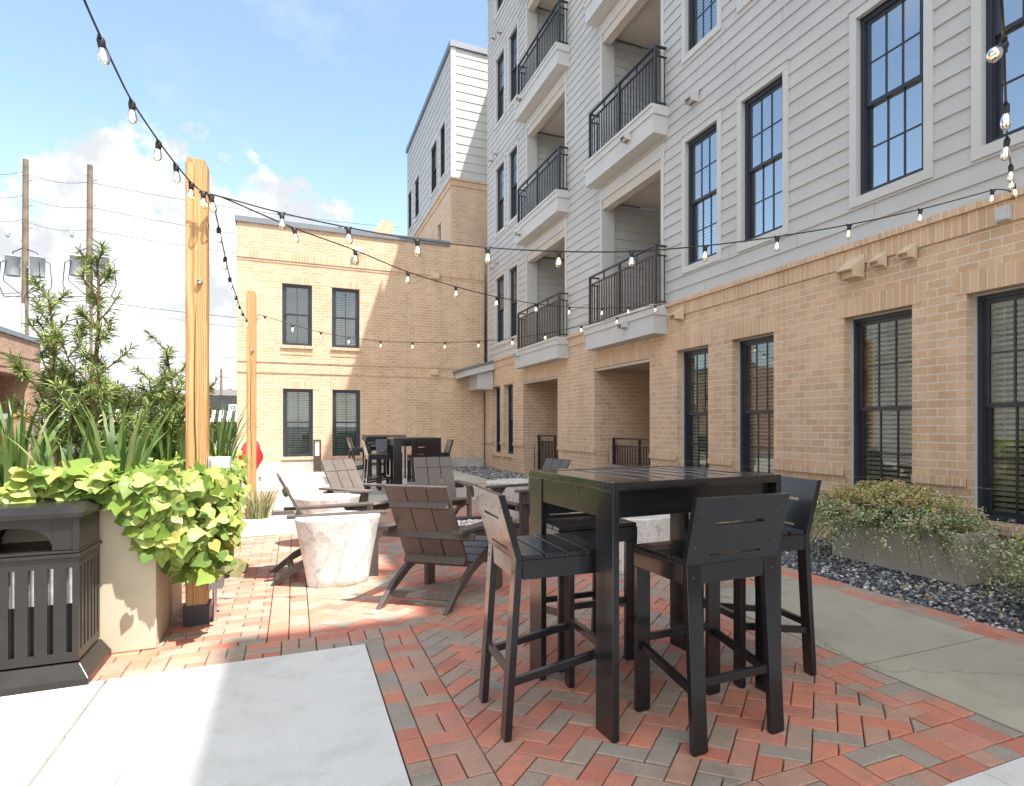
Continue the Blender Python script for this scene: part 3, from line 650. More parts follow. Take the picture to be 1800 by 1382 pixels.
# ------------------------------------------------------------------ low brick building across the end of the courtyard
YB=20.0
lowb=thing('brick_building','low two storey tan brick building with four dark windows closing the courtyard','building',(2,YB,0))
XL,XR,ZT=-1.415,5.5,6.90; XC=4.40
bwn=[(-.305,.464,3.572,5.31),(.991,1.744,3.572,5.31),(-.285,.490,.41,2.34),(1.003,1.763,.41,2.34)]
b=Part(lowb)
wall(b,'y',YB,XL,XR,.28,ZT,bwn,.11); b.quad((XL,YB,.28),(XL,YB+9,.28),(XL,YB+9,ZT),(XL,YB,ZT)); b.quad((XR,YB,0),(XR,YB+9,0),(XR,YB+9,ZT),(XR,YB,ZT))
b.quad((XL,YB+9,0),(XR,YB+9,0),(XR,YB+9,ZT),(XL,YB+9,ZT))
b.box(XC,XR,YB+.003,YB+.3,ZT,ZT+.14)
b.box(XL-.012,XR,YB-.014,YB+.01,5.865,5.93)
for z in(2.775,3.075): b.box(XL-.02,XR,YB-.022,YB+.01,z,z+.075)
b.build('brick_wall',M_brick)
sc=Part(lowb); sc.box(XL-.028,XR,YB-.03,YB+.01,5.935,6.14); sc.build('soldier_course',M_soldier)
for a,c,z0,z1 in bwn:
    wi=place_window(lowb,((a+c)/2-2,.06,z0),0,c-a-.004,z1-z0,2,1,0 if a<0 and z0>1 else 30,M_glassdim)
    q=Part(lowb); q.box(a-.05,c+.05,YB-.006,YB+.02,z1+.002,z1+.21); attach(q.build('lintel',M_soldier),wi)
    q=Part(lowb); q.box(a-.03,c+.03,YB-.045,YB+.10,z0-.085,z0-.002)
    if z0>1: q.box(a-.03,c+.03,YB-.014,YB+.02,z0-.27,z0-.20)
    attach(q.build('sill',M_soldier),wi)
cp=Part(lowb); cp.box(XL-.05,XC,YB-.05,YB+.3,ZT+.002,ZT+.15); cp.box(XL-.05,XL+.3,YB+.3,YB+9,ZT+.002,ZT+.15); cp.build('coping',M_coping)
rf=Part(lowb); rf.box(XL+.3,XR,YB+.31,YB+9,ZT-.5,ZT-.4); rf.build('roof',M_asphroof)
fd=Part(lowb); fd.box(XL-.02,XR,YB-.02,YB+.3,-.1,.278); fd.build('foundation',M_conc_base)
for x,y in((765,485),(763,654)):
    bx=Part(lowb); p=onY(x,y,YB); bx.prism([(YB-.0,p.z+.10),(YB-.13,p.z+.08),(YB-.13,p.z-.09),(YB,p.z-.12)],'x',p.x-.10,p.x+.10); bx.build('hood_vent',M_vent)
# flood light, camera, bollard, canopy, vent pipe on the roof
p=onY(629,443,YB)
fl=thing('flood_light','small square flood light fixed high on the sunlit brick wall','light',(p.x,YB,p.z))
m=MB(); m.box(-.11,.11,-.16,-.10,-.09,.09); m.box(-.03,.03,-.10,0,-.03,.03); m.build('housing',M_greybox,fl,.005); m=MB(); m.box(-.085,.085,-.166,-.161,-.065,.065); m.build('lens',M_white,fl)
p=onY(828,668,YB)
sc_=thing('security_camera','white dome security camera on the brick wall under the canopy','camera',(p.x,YB,p.z))
m=MB(); m.lathe([(0,.07),(.08,.07),(.085,.0),(.08,-.03)],14,Matrix.Translation((0,-.14,0))); m.box(-.03,.03,-.12,0,0,.05); m.build('housing',M_white,sc_)
m=MB(); m.lathe([(.07,-.03),(.065,-.09),(.035,-.13),(0,-.14)],14,Matrix.Translation((0,-.14,-.002))); m.lathe([(0,-.13),(.06,-.13),(.06,-.21),(.04,-.25),(0,-.25)],14,Matrix.Translation((0,-.14,0))); m.build('dome',M_steel,sc_)
can=thing('entrance_canopy','small grey canopy with dark roof in the corner between the two brick walls','canopy',(5.0,19.2,0))
m=MB(); z=2.92
m.add([(-.50,-.48,z),(.50,-.48,z+.30),(.50,.79,z+.30),(-.50,.79,z),(-.50,-.48,z+.07),(.50,-.48,z+.37),(.50,.79,z+.37),(-.50,.79,z+.07)],[(3,2,1,0),(4,5,6,7),(0,1,5,4),(1,2,6,5),(2,3,7,6),(3,0,4,7)])
m.build('roof',M_coping,can)
m=MB(); m.add([(-.44,-.44,z-.17),(.48,-.44,z+.08),(.48,-.44,z+.285),(-.44,-.44,z+.01),(-.44,-.38,z-.17),(.48,-.38,z+.08),(.48,-.38,z+.285),(-.44,-.38,z+.01)],[(0,1,2,3),(7,6,5,4),(0,4,5,1),(3,2,6,7),(0,3,7,4),(1,5,6,2)])
m.box(-.44,-.38,-.38,.78,z-.17,z+.01); m.build('fascia',M_trimgrey,can)
m=MB(); m.box(.0,.48,-.30,.78,z-.52,z+.08); m.build('beam',M_trimgrey,can)
p=gp(557,828)
bo=thing('bollard_light','slim bronze bollard light standing against the far brick wall','light',(p.x,19.55,0))
m=MB(); m.box(-.10,.10,-.06,.06,0,.45); m.box(-.10,-.06,-.06,.06,.45,.86); m.box(.06,.10,-.06,.06,.45,.86); m.box(-.10,.10,-.06,.06,.86,.90); m.build('post',M_bronze,bo,.003)
m=MB(); m.box(-.055,.055,-.03,.03,.452,.858); m.build('diffuser',M_white,bo)
p=onY(597,392,21)
vp=thing('vent_pipe','thin metal vent pipe standing on the low brick roof','pipe',(p.x,21,ZT-.4)); m=MB(); m.tube([(0,0,0),(0,0,.85)],.03,8); m.build('pipe',M_steel,vp); m=MB(); m.lathe([(.0,.93),(.06,.9),(.07,.84),(.035,.84)],10); m.build('cap',M_steel,vp)
# ------------------------------------------------------------------ tall block behind
YT=21.8; XT=4.853; ZM=9.70; ZTT=14.45; YF=31.2
tall=thing('tall_block','tall pale grey sided block over tan brick rising behind the low brick roof','building',(XT,YT,0))
b=Part(tall); th_=[(23.55,24.1,7.4,8.75),(25.0,25.5,7.4,8.55)]
wall(b,'y',YT,XT,XT+5,0,ZM-.2); wall(b,'x',XT,YT,YF,0,ZM-.2,th_,.12); b.build('brick_wall',M_brick)
b=Part(tall); b.box(XT-.025,XT+5,YT-.025,YF,ZM-.198,ZM); b.build('soldier_course',M_soldier)
b=Part(tall); b.box(XT-.06,XT+5,YT-.06,YF,ZM+.003,ZM+.08); b.build('rowlock_course',M_soldier)
for a,c,z0,z1 in th_:
    wi=place_window(tall,(.09,(a+c)/2-YT,z0),R(-90),c-a-.004,z1-z0,2,1,0,M_glassdim)
    q=Part(tall); q.box(XT-.006,XT+.02,a-.06,c+.06,z1+.002,z1+.3); attach(q.build('lintel',M_soldier),wi)
tw=[(22.75,23.62,10.3,12.15),(24.2,25.35,10.3,12.1),(27.95,29.05,10.4,12.1),(29.9,30.9,10.4,12.1)]
b=Part(tall); lap(b,'y',YT+.02,XT,XT+5,ZM+.08,ZTT-.2,(),-1,.30); lap(b,'x',XT+.02,YT,YF,ZM+.08,ZTT-.2,tw,-1,.30); b.quad((XT,YF,0),(XT+5,YF,0),(XT+5,YF,ZTT-.1),(XT,YF,ZTT-.1)); b.build('lap_siding',M_siding)
b=Part(tall); b.box(XT-.012,XT+.15,YT-.012,YT+.15,ZM+.085,ZTT-.2); b.build('corner_board',M_trim)
for a,c,z0,z1 in tw:
    wi=place_window(tall,(.05,(a+c)/2-YT,z0),R(-90),c-a,z1-z0,2,1,24,M_glassdim); b=Part(tall)
    b.box(XT-.025,XT+.02,a-.09,a,z0,z1); b.box(XT-.025,XT+.02,c,c+.09,z0,z1); b.box(XT-.027,XT+.02,a-.09,c+.09,z1+.001,z1+.10); b.box(XT-.027,XT+.02,a-.09,c+.09,z0-.10,z0-.001); attach(b.build('window_trim',M_trim),wi)
b=Part(tall); b.box(XT-.06,XT+5,YT-.06,YF+.1,ZTT-.2,ZTT); b.build('coping',M_coping)
an=thing('brick_parapet','short tan brick parapet with a sloping end beyond the low roof','wall',(3.92,34,0)); m=MB(); m.prism([(-.3,0),(.7,0),(.7,11.75),(.12,11.75),(-.3,11.2)],'y',0,.4); m.build('parapet_wall',M_brick,an)
# ------------------------------------------------------------------ brick building on the left, and its taller wing facing the apartments
XB=-8.0
lb=thing('left_brick_building','single storey rose brick building with a deep open porch at the left edge','building',(XB,26,0))
b=Part(lb); Y1=28.45; ZL=4.13
wall(b,'x',XB,24,Y1,-.1,ZL,[(24.4,27.59,-.2,2.93)],1.6,-1); b.quad((XB,Y1,-.1),(XB-6,Y1,-.1),(XB-6,Y1,ZL),(XB,Y1,ZL)); b.quad((XB-1.6,24.4,-.1),(XB-1.6,27.59,-.1),(XB-1.6,27.59,2.93),(XB-1.6,24.4,2.93)); b.quad((XB,24,-.1),(XB-6,24,-.1),(XB-6,24,ZL),(XB,24,ZL))
for z in(3.12,3.52): b.box(XB-.01,XB+.02,23.98,Y1+.02,z,z+.07)
b.build('brick_wall',M_brickL)
b=Part(lb); b.box(XB-.3,XB+.05,23.95,Y1+.05,ZL+.002,ZL+.15); b.build('coping',M_coping)
b=Part(lb); b.box(XB-6,XB-.3,24.05,Y1,ZL-.3,ZL-.25); b.build('roof',M_asphroof)
b=Part(lb); b.box(XB-1.55,XB-1.5,25.2,26.2,0,2.2); b.build('door',M_dark)
gb=thing('barrier_rail','short orange barrier tube with grey ends across the left porch','rail',(XB+.5,25.2,1.55))
m=MB(); m.tube([(0,-1.2,0),(0,.65,.0)],.085,10); m.build('tube',simple('orange_tube',(.62,.27,.03),.45,.08,5),gb)
m=MB(); m.tube([(0,.65,0),(0,.95,0)],.095,10); m.tube([(0,-1.5,0),(0,-1.2,0)],.095,10); m.tube([(0,.8,-.05),(0,.8,-1.64)],.04,8); m.tube([(0,-1.35,-.05),(0,-1.35,-1.64)],.04,8); m.build('end_cap',M_steel,gb)
op=thing('opposite_wing','cream sided and brick wing of the left building seen only as a reflection','building',(-10,4,0))
b=Part(op); wall(b,'x',-10,-14,22.5,-.1,7.2,[(y,y+1.0,z,z+1.9) for y in(-9,-4,1,6,11,18) for z in(.6,4.2)],.1,-1); b.quad((-10,22.5,-.1),(-17,22.5,-.1),(-17,22.5,7.2),(-10,22.5,7.2)); b.build('brick_wall',simple('cream_brick',(.56,.53,.47),.9,.08,2,space='pos'))
b=Part(op); lap(b,'x',-10.02,-14,15.5,7.2,10.6,[(y,y+1.0,7.8,9.6) for y in(-9,-4,1,6,11)],1,.2); b.quad((-10,15.5,7.2),(-17,15.5,7.2),(-17,15.5,10.6),(-10,15.5,10.6)); b.build('lap_siding',M_siding)
b=Part(op); b.box(-17,-9.8,-14,15.7,10.6,10.8); b.build('roof',M_coping)
b=Part(op)
for y in(-9,-4,1,6,11):
    for z,h_ in((.6,1.9),(4.2,1.9),(7.8,1.8)): b.box(-10.12,-10.08,y,y+1,z,z+h_)
b.build('window',M_carglass)

# ------------------------------------------------------------------ bar furniture (front of a stool is +y)
def make_table(label,mt,ms,loc,rotz=0,group='bar tables'):
    t=thing('bar_table',label,'table',loc,rotz,group); X,Y,h=.465,.44,1.066
    m=MB(); m.box(-X,X,-Y,-Y+.105,h-.036,h); m.box(-X,X,Y-.105,Y,h-.036,h); m.box(-X,-X+.10,-Y+.105,Y-.105,h-.036,h); m.box(X-.10,X,-Y+.105,Y-.105,h-.036,h); m.build('top_frame',mt,t,.0025)
    m=MB(); n=6; a=-X+.104; wd=(2*X-.208)/n
    for i in range(n): m.box(a+i*wd+.003,a+(i+1)*wd-.040,-Y+.107,Y-.107,h-.032,h-.002)
    m.build('slats',mt,t,.002); m=MB()
    for i in range(n): m.box(a+(i+1)*wd-.034,a+(i+1)*wd-.003,-Y+.107,Y-.107,h-.032,h-.004)
    m.build('narrow_slats',M_matte,t,.002)
    m=MB(); m.box(-X+.006,-X+.034,-Y+.152,Y-.152,h-.155,h-.037); m.box(X-.034,X-.006,-Y+.152,Y-.152,h-.155,h-.037); m.box(-X+.035,X-.035,-Y+.05,-Y+.075,h-.155,h-.037); m.box(-X+.035,X-.035,Y-.075,Y-.05,h-.155,h-.037); m.build('apron',ms,t,.002)
    for sx in(-1,1):
        for sy in(-1,1):
            m=MB(); xa,xb=sorted((sx*X,sx*(X-.03))); ya,yb=sorted((sy*Y,sy*(Y-.15))); m.box(xa,xb,ya,yb,0,h-.0365); m.build('leg',ms,t,.003)
    return t
def make_stool(label,ms,loc,rotz=0,group='bar stools'):
    t=thing('bar_stool',label,'stool',loc,rotz,group); w=.235; zs=.76
    m=MB()
    for i in range(4):
        y0=-.175+i*.097; m.box(-w+.002,w-.002,y0+.005,y0+.093,zs-.02,zs)
    m.build('seat',ms,t,.0025)
    m=MB(); m.box(-w,-w+.028,-.17,.215,zs-.10,zs-.021); m.box(w-.028,w,-.17,.215,zs-.10,zs-.021); m.box(-w+.0285,w-.0285,.187,.214,zs-.10,zs-.021); m.build('seat_rail',ms,t,.002)
    for s in(-1,1):
        m=MB(); m.legbar((s*(w-.036),.20,.0055),(s*(w-.036),.20,zs-.101),.07,.028); m.build('leg',ms,t,.002)
        m=MB(); m.legbar((s*(w-.036),-.235,.0055),(s*(w-.036),-.187,zs-.02),.07,.030); m.build('leg',ms,t,.002)
    # back panel leaning backwards, with two hand slots
    m=MB(); y=lambda z:-.187-(z-(zs-.02))*.28
    def slab(x0,x1,z0,z1): m.add([(x0,y(z0)-.014,z0),(x1,y(z0)-.014,z0),(x1,y(z0)+.014,z0),(x0,y(z0)+.014,z0),(x0,y(z1)-.014,z1),(x1,y(z1)-.014,z1),(x1,y(z1)+.014,z1),(x0,y(z1)+.014,z1)],[(3,2,1,0),(4,5,6,7),(0,1,5,4),(1,2,6,5),(2,3,7,6),(3,0,4,7)])
    k=w+.004
    slab(-k,k,zs-.02,zs+.012); slab(-k,-.135,zs+.012,zs+.020); slab(.135,k,zs+.012,zs+.020); slab(-k,k,zs+.020,zs+.140); slab(-k,-.125,zs+.140,zs+.153); slab(.125,k,zs+.140,zs+.153); slab(-k,k,zs+.153,zs+.255)
    m.build('backrest',ms,t)
    sm=MB(); sm.lathe([(.0055,-.001),(.0055,.0012),(.003,.0018),(0,.0018)],8); sm=sm.mesh('screw',M_steeldark)
    for sx in(-1,1):
        for zz in(zs-.07,zs+.05,zs+.20):
            q=bpy.data.objects.new('screw',sm); COL.objects.link(q); q.parent=t; q.location=(sx*(w-.03),y(zz)-.0145 if zz>zs-.02 else -.2065,zz); q.rotation_euler=(R(90),0,0)
    for sx in(-1,1):
        for yy in(-.235,.20): m=MB(); m.box(sx*(w-.036)-.03,sx*(w-.036)+.03,yy-.012,yy+.012,-.001,.006); m.build('foot_glide',M_rubber,t)
    m=MB(); m.box(-w+.072,w-.072,-.200,-.174,zs-.10,zs-.021); m.build('back_rail',ms,t,.002)
    for s in(-1,1):
        m=MB(); m.bar((s*(w-.03),-.205,.235),(s*(w-.03),.186,.30),.024,.034); m.build('stretcher',ms,t,.002)
    m=MB(); m.bar((-w+.06,.195,.335),(w-.06,.195,.335),.034,.024,ref=(0,0,1)); m.build('footrest',ms,t,.002)
    m=MB(); m.bar((-w+.06,-.214,.27),(w-.06,-.214,.27),.034,.022,ref=(0,0,1)); m.build('stretcher',ms,t,.002)
    return t
TBX,TBY=1.615,2.785
TB=make_table('square black slatted bar table in the foreground, wet and glossy',M_blackwet,M_black,(TBX,TBY,0),R(3.2))
st=make_stool('black bar stool at the left end of the near bar table, facing right',M_black,(1.035,2.74,0),R(-92),'bar stools round the near table')
dup(st,(1.64,2.345,0),R(1.5),'black bar stool nearest the camera, its back turned to us')
dup(st,(2.22,2.75,0),R(86),'black bar stool at the right end of the near bar table')
dup(st,(1.49,3.32,0),R(180),'black bar stool on the far side of the near bar table, mostly hidden')
def drops(par,face,n,seed,area):
    """small beads of rain standing on a face of the furniture"""
    r=random.Random(seed); m=MB()
    for i in range(n):
        p,nrm,edge=area(r); n_,a,b_=frame(Vector(nrm)); q=r.uniform(.0012,.0034); K=6
        ring=[Vector(p)+(a*math.cos(6.283*k/K)+b_*math.sin(6.283*k/K)*r.uniform(1,1.5))*q for k in range(K)]
        m.add(ring+[Vector(p)+n_*q*.6],[(k,(k+1)%K,K) for k in range(K)],0,True)
    o=m.build('rain_drops',M_drop,par); o['kind']='stuff'; return o
M_drop=simple('rain_water',(.05,.05,.05),.06,.1,9,spec=1.0)
def frame(n_,up=Vector((0,0,1))):
    n_=n_.normalized(); a=n_.cross(up)
    if a.length<1e-3: a=Vector((1,0,0))
    a.normalize(); return n_,a,a.cross(n_)
drops(TB,'left',260,5,lambda r:(((-.4655),r.uniform(-.43,.43),1.066-.036*r.random()**.6-(.09*r.random() if r.random()<.25 else 0)),(-1,0,0),0))
drops(TB,'top',240,6,lambda r:((r.choice((r.uniform(-.46,.46),r.uniform(-.46,.46))),r.choice((r.uniform(-.43,-.34),r.uniform(.34,.43))),1.0665),(0,0,1),0))
drops(st,'back',90,9,lambda r:(lambda z:((r.uniform(-.22,.22),-.187-(z-.74)*.28-.0145,z),(0,-1,.28),0))(.78+.23*r.random()**.5))
# ------------------------------------------------------------------ low slatted armchairs (front is +y)
def make_adirondack(label,m_,loc,rotz):
    t=thing('adirondack_chair',label,'chair',loc,rotz,'slatted chairs round the fire pit')
    for s in(-1,1):
        m=MB(); x=s*.265   # stringer: rear foot up to the front of the seat
        m.prism([(-.46,0),(-.39,0),(-.30,.075),(-.05,.205),(.34,.315),(.40,.325),(.40,.385),(.33,.385),(-.06,.265),(-.26,.165)],'x',x-.017,x+.017); m.build('stringer',m_,t,.003)
        m=MB(); m.prism([(.26,0),(.375,0),(.375,.535),(.245,.535)],'x',s*.305-.017,s*.305+.017); m.build('leg',m_,t,.003)
        m=MB(); m.prism([(s*.255,-.34),(s*.255,.33),(s*.275,.43),(s*.385,.43),(s*.40,.33),(s*.36,-.16),(s*.34,-.34)][::s],'z',.537,.562); m.build('arm',m_,t,.004)
        m=MB(); m.prism([(.27,.40),(.36,.40),(.37,.534),(.16,.534)],'x',s*.345-.014,s*.345+.014); m.build('arm_bracket',m_,t,.003)
    m=MB()
    pts=[(.405,.375),(.36,.398),(.26,.375),(.16,.345),(.06,.312),(-.04,.275)]
    for i in range(1,len(pts)):
        (ya,za),(yb,zb)=pts[i-1],pts[i]; d=Vector((0,yb-ya,zb-za)).normalized()*.005
        m.bar((0,ya+d.y,za+d.z),(0,yb-d.y,zb-d.z),.56,.02)
    m.build('seat',m_,t,.003)
    for k in(-1,0,1):
        m=MB(); x=k*.176
        m.bar((x,-.075,.255),(x*.96,-.395,.875),.160,.022); m.build('back_plank',m_,t,.003)
    for z,hw,yo in((.30,.25,0),(.50,.375,0),(.735,.235,0)):
        y=-.075-(z-.255)*.4806-.030; m=MB(); m.bar((-hw,y,z),(hw,y,z),.055,.03,ref=(0,.43,.9)); m.build('back_batten',m_,t,.003)
    m=MB(); m.bar((-.247,-.29,.075),(.247,-.29,.075),.05,.028,ref=(0,.4,.9)); m.build('cross_rail',m_,t,.002)
    return t
def face(dx,dy): return math.atan2(-dx,dy)
ch=make_adirondack('brown slatted chair seen from behind, nearest of the chairs by the fire pit',M_brown,(1.03,4.90,0),face(.66,.75))
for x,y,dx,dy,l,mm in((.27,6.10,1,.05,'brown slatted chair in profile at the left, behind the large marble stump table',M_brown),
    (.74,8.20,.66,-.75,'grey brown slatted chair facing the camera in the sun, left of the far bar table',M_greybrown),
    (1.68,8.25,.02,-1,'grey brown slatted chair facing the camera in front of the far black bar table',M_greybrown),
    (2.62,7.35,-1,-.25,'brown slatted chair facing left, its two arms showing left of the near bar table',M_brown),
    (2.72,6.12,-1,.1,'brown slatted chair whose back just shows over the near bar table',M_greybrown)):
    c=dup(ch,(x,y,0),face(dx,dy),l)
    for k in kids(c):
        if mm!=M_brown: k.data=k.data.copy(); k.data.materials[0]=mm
# ------------------------------------------------------------------ marble stump tables
def make_stump(name,label,loc,rt,rb,h,seed,rotz=0):
    r=random.Random(seed); n=48; ph=[r.uniform(0,6.28) for _ in range(4)]
    def rad(a,t):
        lobes=1+.075*math.sin(2*a+ph[0])+.055*math.sin(3*a+ph[1])+.035*math.sin(5*a+ph[2]); crease=-.05*math.exp(-((math.sin((a-ph[3])/2))**2)/.006)
        return (rb+(rt-rb)*t**1.15)*(lobes+crease*(1-.3*t))
    m=MB(); vs=[];fs=[]; lev=[0,.012,.1,.3,.5,.7,.9,.965,.99,1.0]
    for t in lev:
        k=1-.018*(1 if t>.995 else 0)-.03*(t==0)
        for i in range(n): a=2*math.pi*i/n; q=rad(a,t)*k; vs.append((q*math.cos(a),q*math.sin(a),h*t))
    for l in range(len(lev)-1):
        for i in range(n): fs.append((l*n+i,l*n+(i+1)%n,(l+1)*n+(i+1)%n,(l+1)*n+i))
    fs.append(tuple((len(lev)-1)*n+i for i in range(n))); m.add(vs,fs,0,True)
    o=m.build(name,M_marble,None,0,loc,rotz); o.data.polygons[-1].use_smooth=False
    return tag(o,label,'side table','marble stump tables')
make_stump('marble_side_table','large white veined marble stump table in the sun, in front of the left chair',(.33,5.72,0),.302,.215,.55,3)
make_stump('marble_side_table','white marble stump table further back, behind the arm of the left chair',(.32,7.62,0),.325,.23,.52,8)
make_stump('marble_side_table','grey white marble stump table far right, beside the gravel and the far chairs',(2.75,8.55,0),.335,.24,.53,14)
make_stump('marble_side_table','shaded marble stump table seen under the near bar table, behind the stools',(2.82,5.02,0),.32,.24,.50,21)
# ------------------------------------------------------------------ fire pit
fp=thing('fire_pit','low square fire pit with dark metal rim filled with pale stones','fire pit',(1.62,6.28,0),R(3))
m=MB(); a=.345
for s in(-1,1): m.box(-a,a,min(s*a,s*(a-.05)),max(s*a,s*(a-.05)),0,.30); m.box(min(s*a,s*(a-.05)),max(s*a,s*(a-.05)),-a+.05,a-.05,0,.30)
m.build('body',M_bronze,fp,.004)
m=MB(); e=a+.01; q=.12
for s in(-1,1): m.box(-e,e,min(s*e,s*(e-q)),max(s*e,s*(e-q)),.302,.345); m.box(min(s*e,s*(e-q)),max(s*e,s*(e-q)),-e+q,e-q,.302,.345)
m.build('rim',M_blacksteel,fp,.004)
m=MB(); m.box(-.23,.23,-.23,.23,.26,.285); m.build('burner_tray',M_dark,fp)
pb=MB(); r2=random.Random(4)
for i in range(260): pebble(r2.uniform(-.225,.225),r2.uniform(-.225,.225),.30+r2.uniform(-.01,.025),r2.uniform(.016,.034))
so2=pb.build('fire_stones',M_stone,fp); so2['kind']='stuff'
# ------------------------------------------------------------------ far seating group
ft=make_table('black bar table at the far end of the courtyard, legs like wide boards',M_black,M_black,(2.10,12.75,0),R(90),'far bar tables')
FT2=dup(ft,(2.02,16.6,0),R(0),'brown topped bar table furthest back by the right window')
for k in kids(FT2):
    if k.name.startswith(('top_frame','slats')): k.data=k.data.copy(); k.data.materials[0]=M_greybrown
for x,y,rz,l in((2.14,12.02,2,'dark bar stool seen from behind at the near side of the far black table'),(1.44,12.75,-88,'bar stool in profile with a sunlit back, left of the far black table'),(2.60,12.95,90,'bar stool with its lit backrest just right of the far black table'),(1.75,13.55,178,'bar stool half hidden behind the left leg of the far black table'),
    (1.46,16.3,-95,'brown bar stool at the left end of the furthest table, nearer of two'),(1.48,16.85,-80,'brown bar stool at the left end of the furthest table, further of two'),(1.95,17.3,180,'bar stool behind the furthest table against the brick wall')):
    d_=dup(st,(x,y,0),R(rz),l); d_['group']='bar stools of the far tables'
# ------------------------------------------------------------------ litter bin
bn=thing('litter_bin','taupe slatted litter bin with hooded arched opening, in front of the left planter','bin',(-1.245,4.225,0),R(0))
bx,by=.262,.195
m=MB(); e=.052; m.add([(-bx-e,-by-e,0),(bx+e,-by-e,0),(bx+e,by+e*.2,0),(-bx-e,by+e*.2,0),(-bx-e,-by-e,.035),(bx+e,-by-e,.035),(bx+e,by+e*.2,.035),(-bx-e,by+e*.2,.035),(-bx-.006,-by-.006,.105),(bx+.006,-by-.006,.105),(bx+.006,by,.105),(-bx-.006,by,.105)],[(0,1,5,4),(1,2,6,5),(2,3,7,6),(3,0,4,7),(4,5,9,8),(5,6,10,9),(6,7,11,10),(7,4,8,11),(8,9,10,11),(3,2,1,0)]); m.build('base',M_bin,bn,.003)
def slotted(m,axis,c,a0,a1,z0,z1,n,t=.012,sl=.024):
    def bx_(u0,u1,p,q):
        if axis=='y': m.box(u0,u1,c-t/2,c+t/2,p,q)
        else: m.box(c-t/2,c+t/2,u0,u1,p,q)
    bx_(a0,a1,z0,z0+.045); bx_(a0,a1,z1-.05,z1); s=(a1-a0)/n; u=a0
    for i in range(n+1):
        l=a0+(i-.5)*s+sl/2 if i else a0; r_=a0+(i+.5)*s-sl/2 if i<n else a1
        bx_(l,r_,z0+.045,z1-.05)
m=MB(); slotted(m,'y',-by+.006,-bx,bx,.115,.635,7); slotted(m,'y',by-.006,-bx,bx,.115,.635,7); slotted(m,'x',bx-.006,-by+.0125,by-.0125,.115,.635,6); slotted(m,'x',-bx+.006,-by+.0125,by-.0125,.115,.635,6)
m.build('body',M_bin,bn)
m=MB(); m.box(-bx-.012,bx+.012,-by-.012,by+.006,.637,.655); m.box(-bx-.004,bx+.004,-by-.004,by,.657,.672); m.build('ledge',M_bin,bn,.004)
m=MB(); m.box(-bx+.03,bx-.03,-by+.03,by-.03,.40,.60,0); m.box(-bx+.031,bx-.031,-by+.031,by-.031,.12,.399,1); m.build('liner',[M_liner,M_dark],bn)
m=MB(); m.box(-bx+.045,bx-.045,-by+.045,by-.045,.60,.603); m.build('liner_opening',M_dark,bn)
m=MB(); ah=.155; zt=.835; n=16   # hood: arched opening front and back
for yy in(-by+.006,by-.02):
    y0,y1=yy,yy+.014
    m.box(-bx,-ah,y0,y1,.674,zt); m.box(ah,bx,y0,y1,.674,zt)
    for i in range(n):
        xa,xb=-ah+2*ah*i/n,-ah+2*ah*(i+1)/n; za,zb=[.70+.095*math.sqrt(max(0,1-(x/ah)**2)) for x in(xa,xb)]
        m.add([(xa,y0,za),(xb,y0,zb),(xb,y0,zt),(xa,y0,zt),(xa,y1,za),(xb,y1,zb),(xb,y1,zt),(xa,y1,zt)],[(0,1,2,3),(7,6,5,4),(0,4,5,1)])
for s in(-1,1): m.box(min(s*bx,s*(bx-.014)),max(s*bx,s*(bx-.014)),-by+.021,by-.021,.674,zt)
for sx in(-1,1): m.box(sx*bx-.024 if sx>0 else sx*bx-.006,sx*bx+.006 if sx>0 else sx*bx+.024,-by-.004,-by+.026,.673,zt)
m.build('hood',M_bin,bn,.002)
m=MB(); e=.022; m.add([(-bx-e,-by-e,zt+.002),(bx+e,-by-e,zt+.002),(bx+e,by+e,zt+.002),(-bx-e,by+e,zt+.002),(-bx-e,-by-e,zt+.03),(bx+e,-by-e,zt+.03),(bx+e,by+e,zt+.03),(-bx-e,by+e,zt+.03),(-bx+.03,-by+.03,zt+.058),(bx-.03,-by+.03,zt+.058),(bx-.03,by-.03,zt+.058),(-bx+.03,by-.03,zt+.058)],[(3,2,1,0),(0,1,5,4),(1,2,6,5),(2,3,7,6),(3,0,4,7),(4,5,9,8),(5,6,10,9),(6,7,11,10),(7,4,8,11),(8,9,10,11)]); m.build('lid',M_bin,bn,.003)
# ------------------------------------------------------------------ planters
def make_planter(label,x0,x1,y0,y1,h,m_,group):
    t=thing('planter',label,'planter',((x0+x1)/2,(y0+y1)/2,0),0,group); X,Y=(x1-x0)/2,(y1-y0)/2; w_=.05
    m=MB(); m.box(-X,X,-Y,-Y+w_,0,h); m.box(-X,X,Y-w_,Y,0,h); m.box(-X,-X+w_,-Y+w_,Y-w_,0,h); m.box(X-w_,X,-Y+w_,Y-w_,0,h); m.build('trough',m_,t,.008)
    m=MB(); m.box(-X+w_,X-w_,-Y+w_,Y-w_,h-.2,h-.06); m.build('soil',M_soil,t); return t
PH=.91
make_planter('tall cream stucco planter behind the litter bin, trailing lime green leaves',-3.4,-.725,4.455,5.40,PH,M_planter,'cream planters')
make_planter('cream stucco planter behind the near wooden post',-2.6,-.62,5.85,8.0,PH,M_planter,'cream planters')
make_planter('low grey stucco planter of the flowering shrub under the windows',4.86,5.30,3.36,4.75,.42,M_planterR,'grey planters under the windows')
make_planter('low grey stucco planter cut off by the right edge of the photo',4.78,5.22,1.25,2.62,.42,M_planterR,'grey planters under the windows')
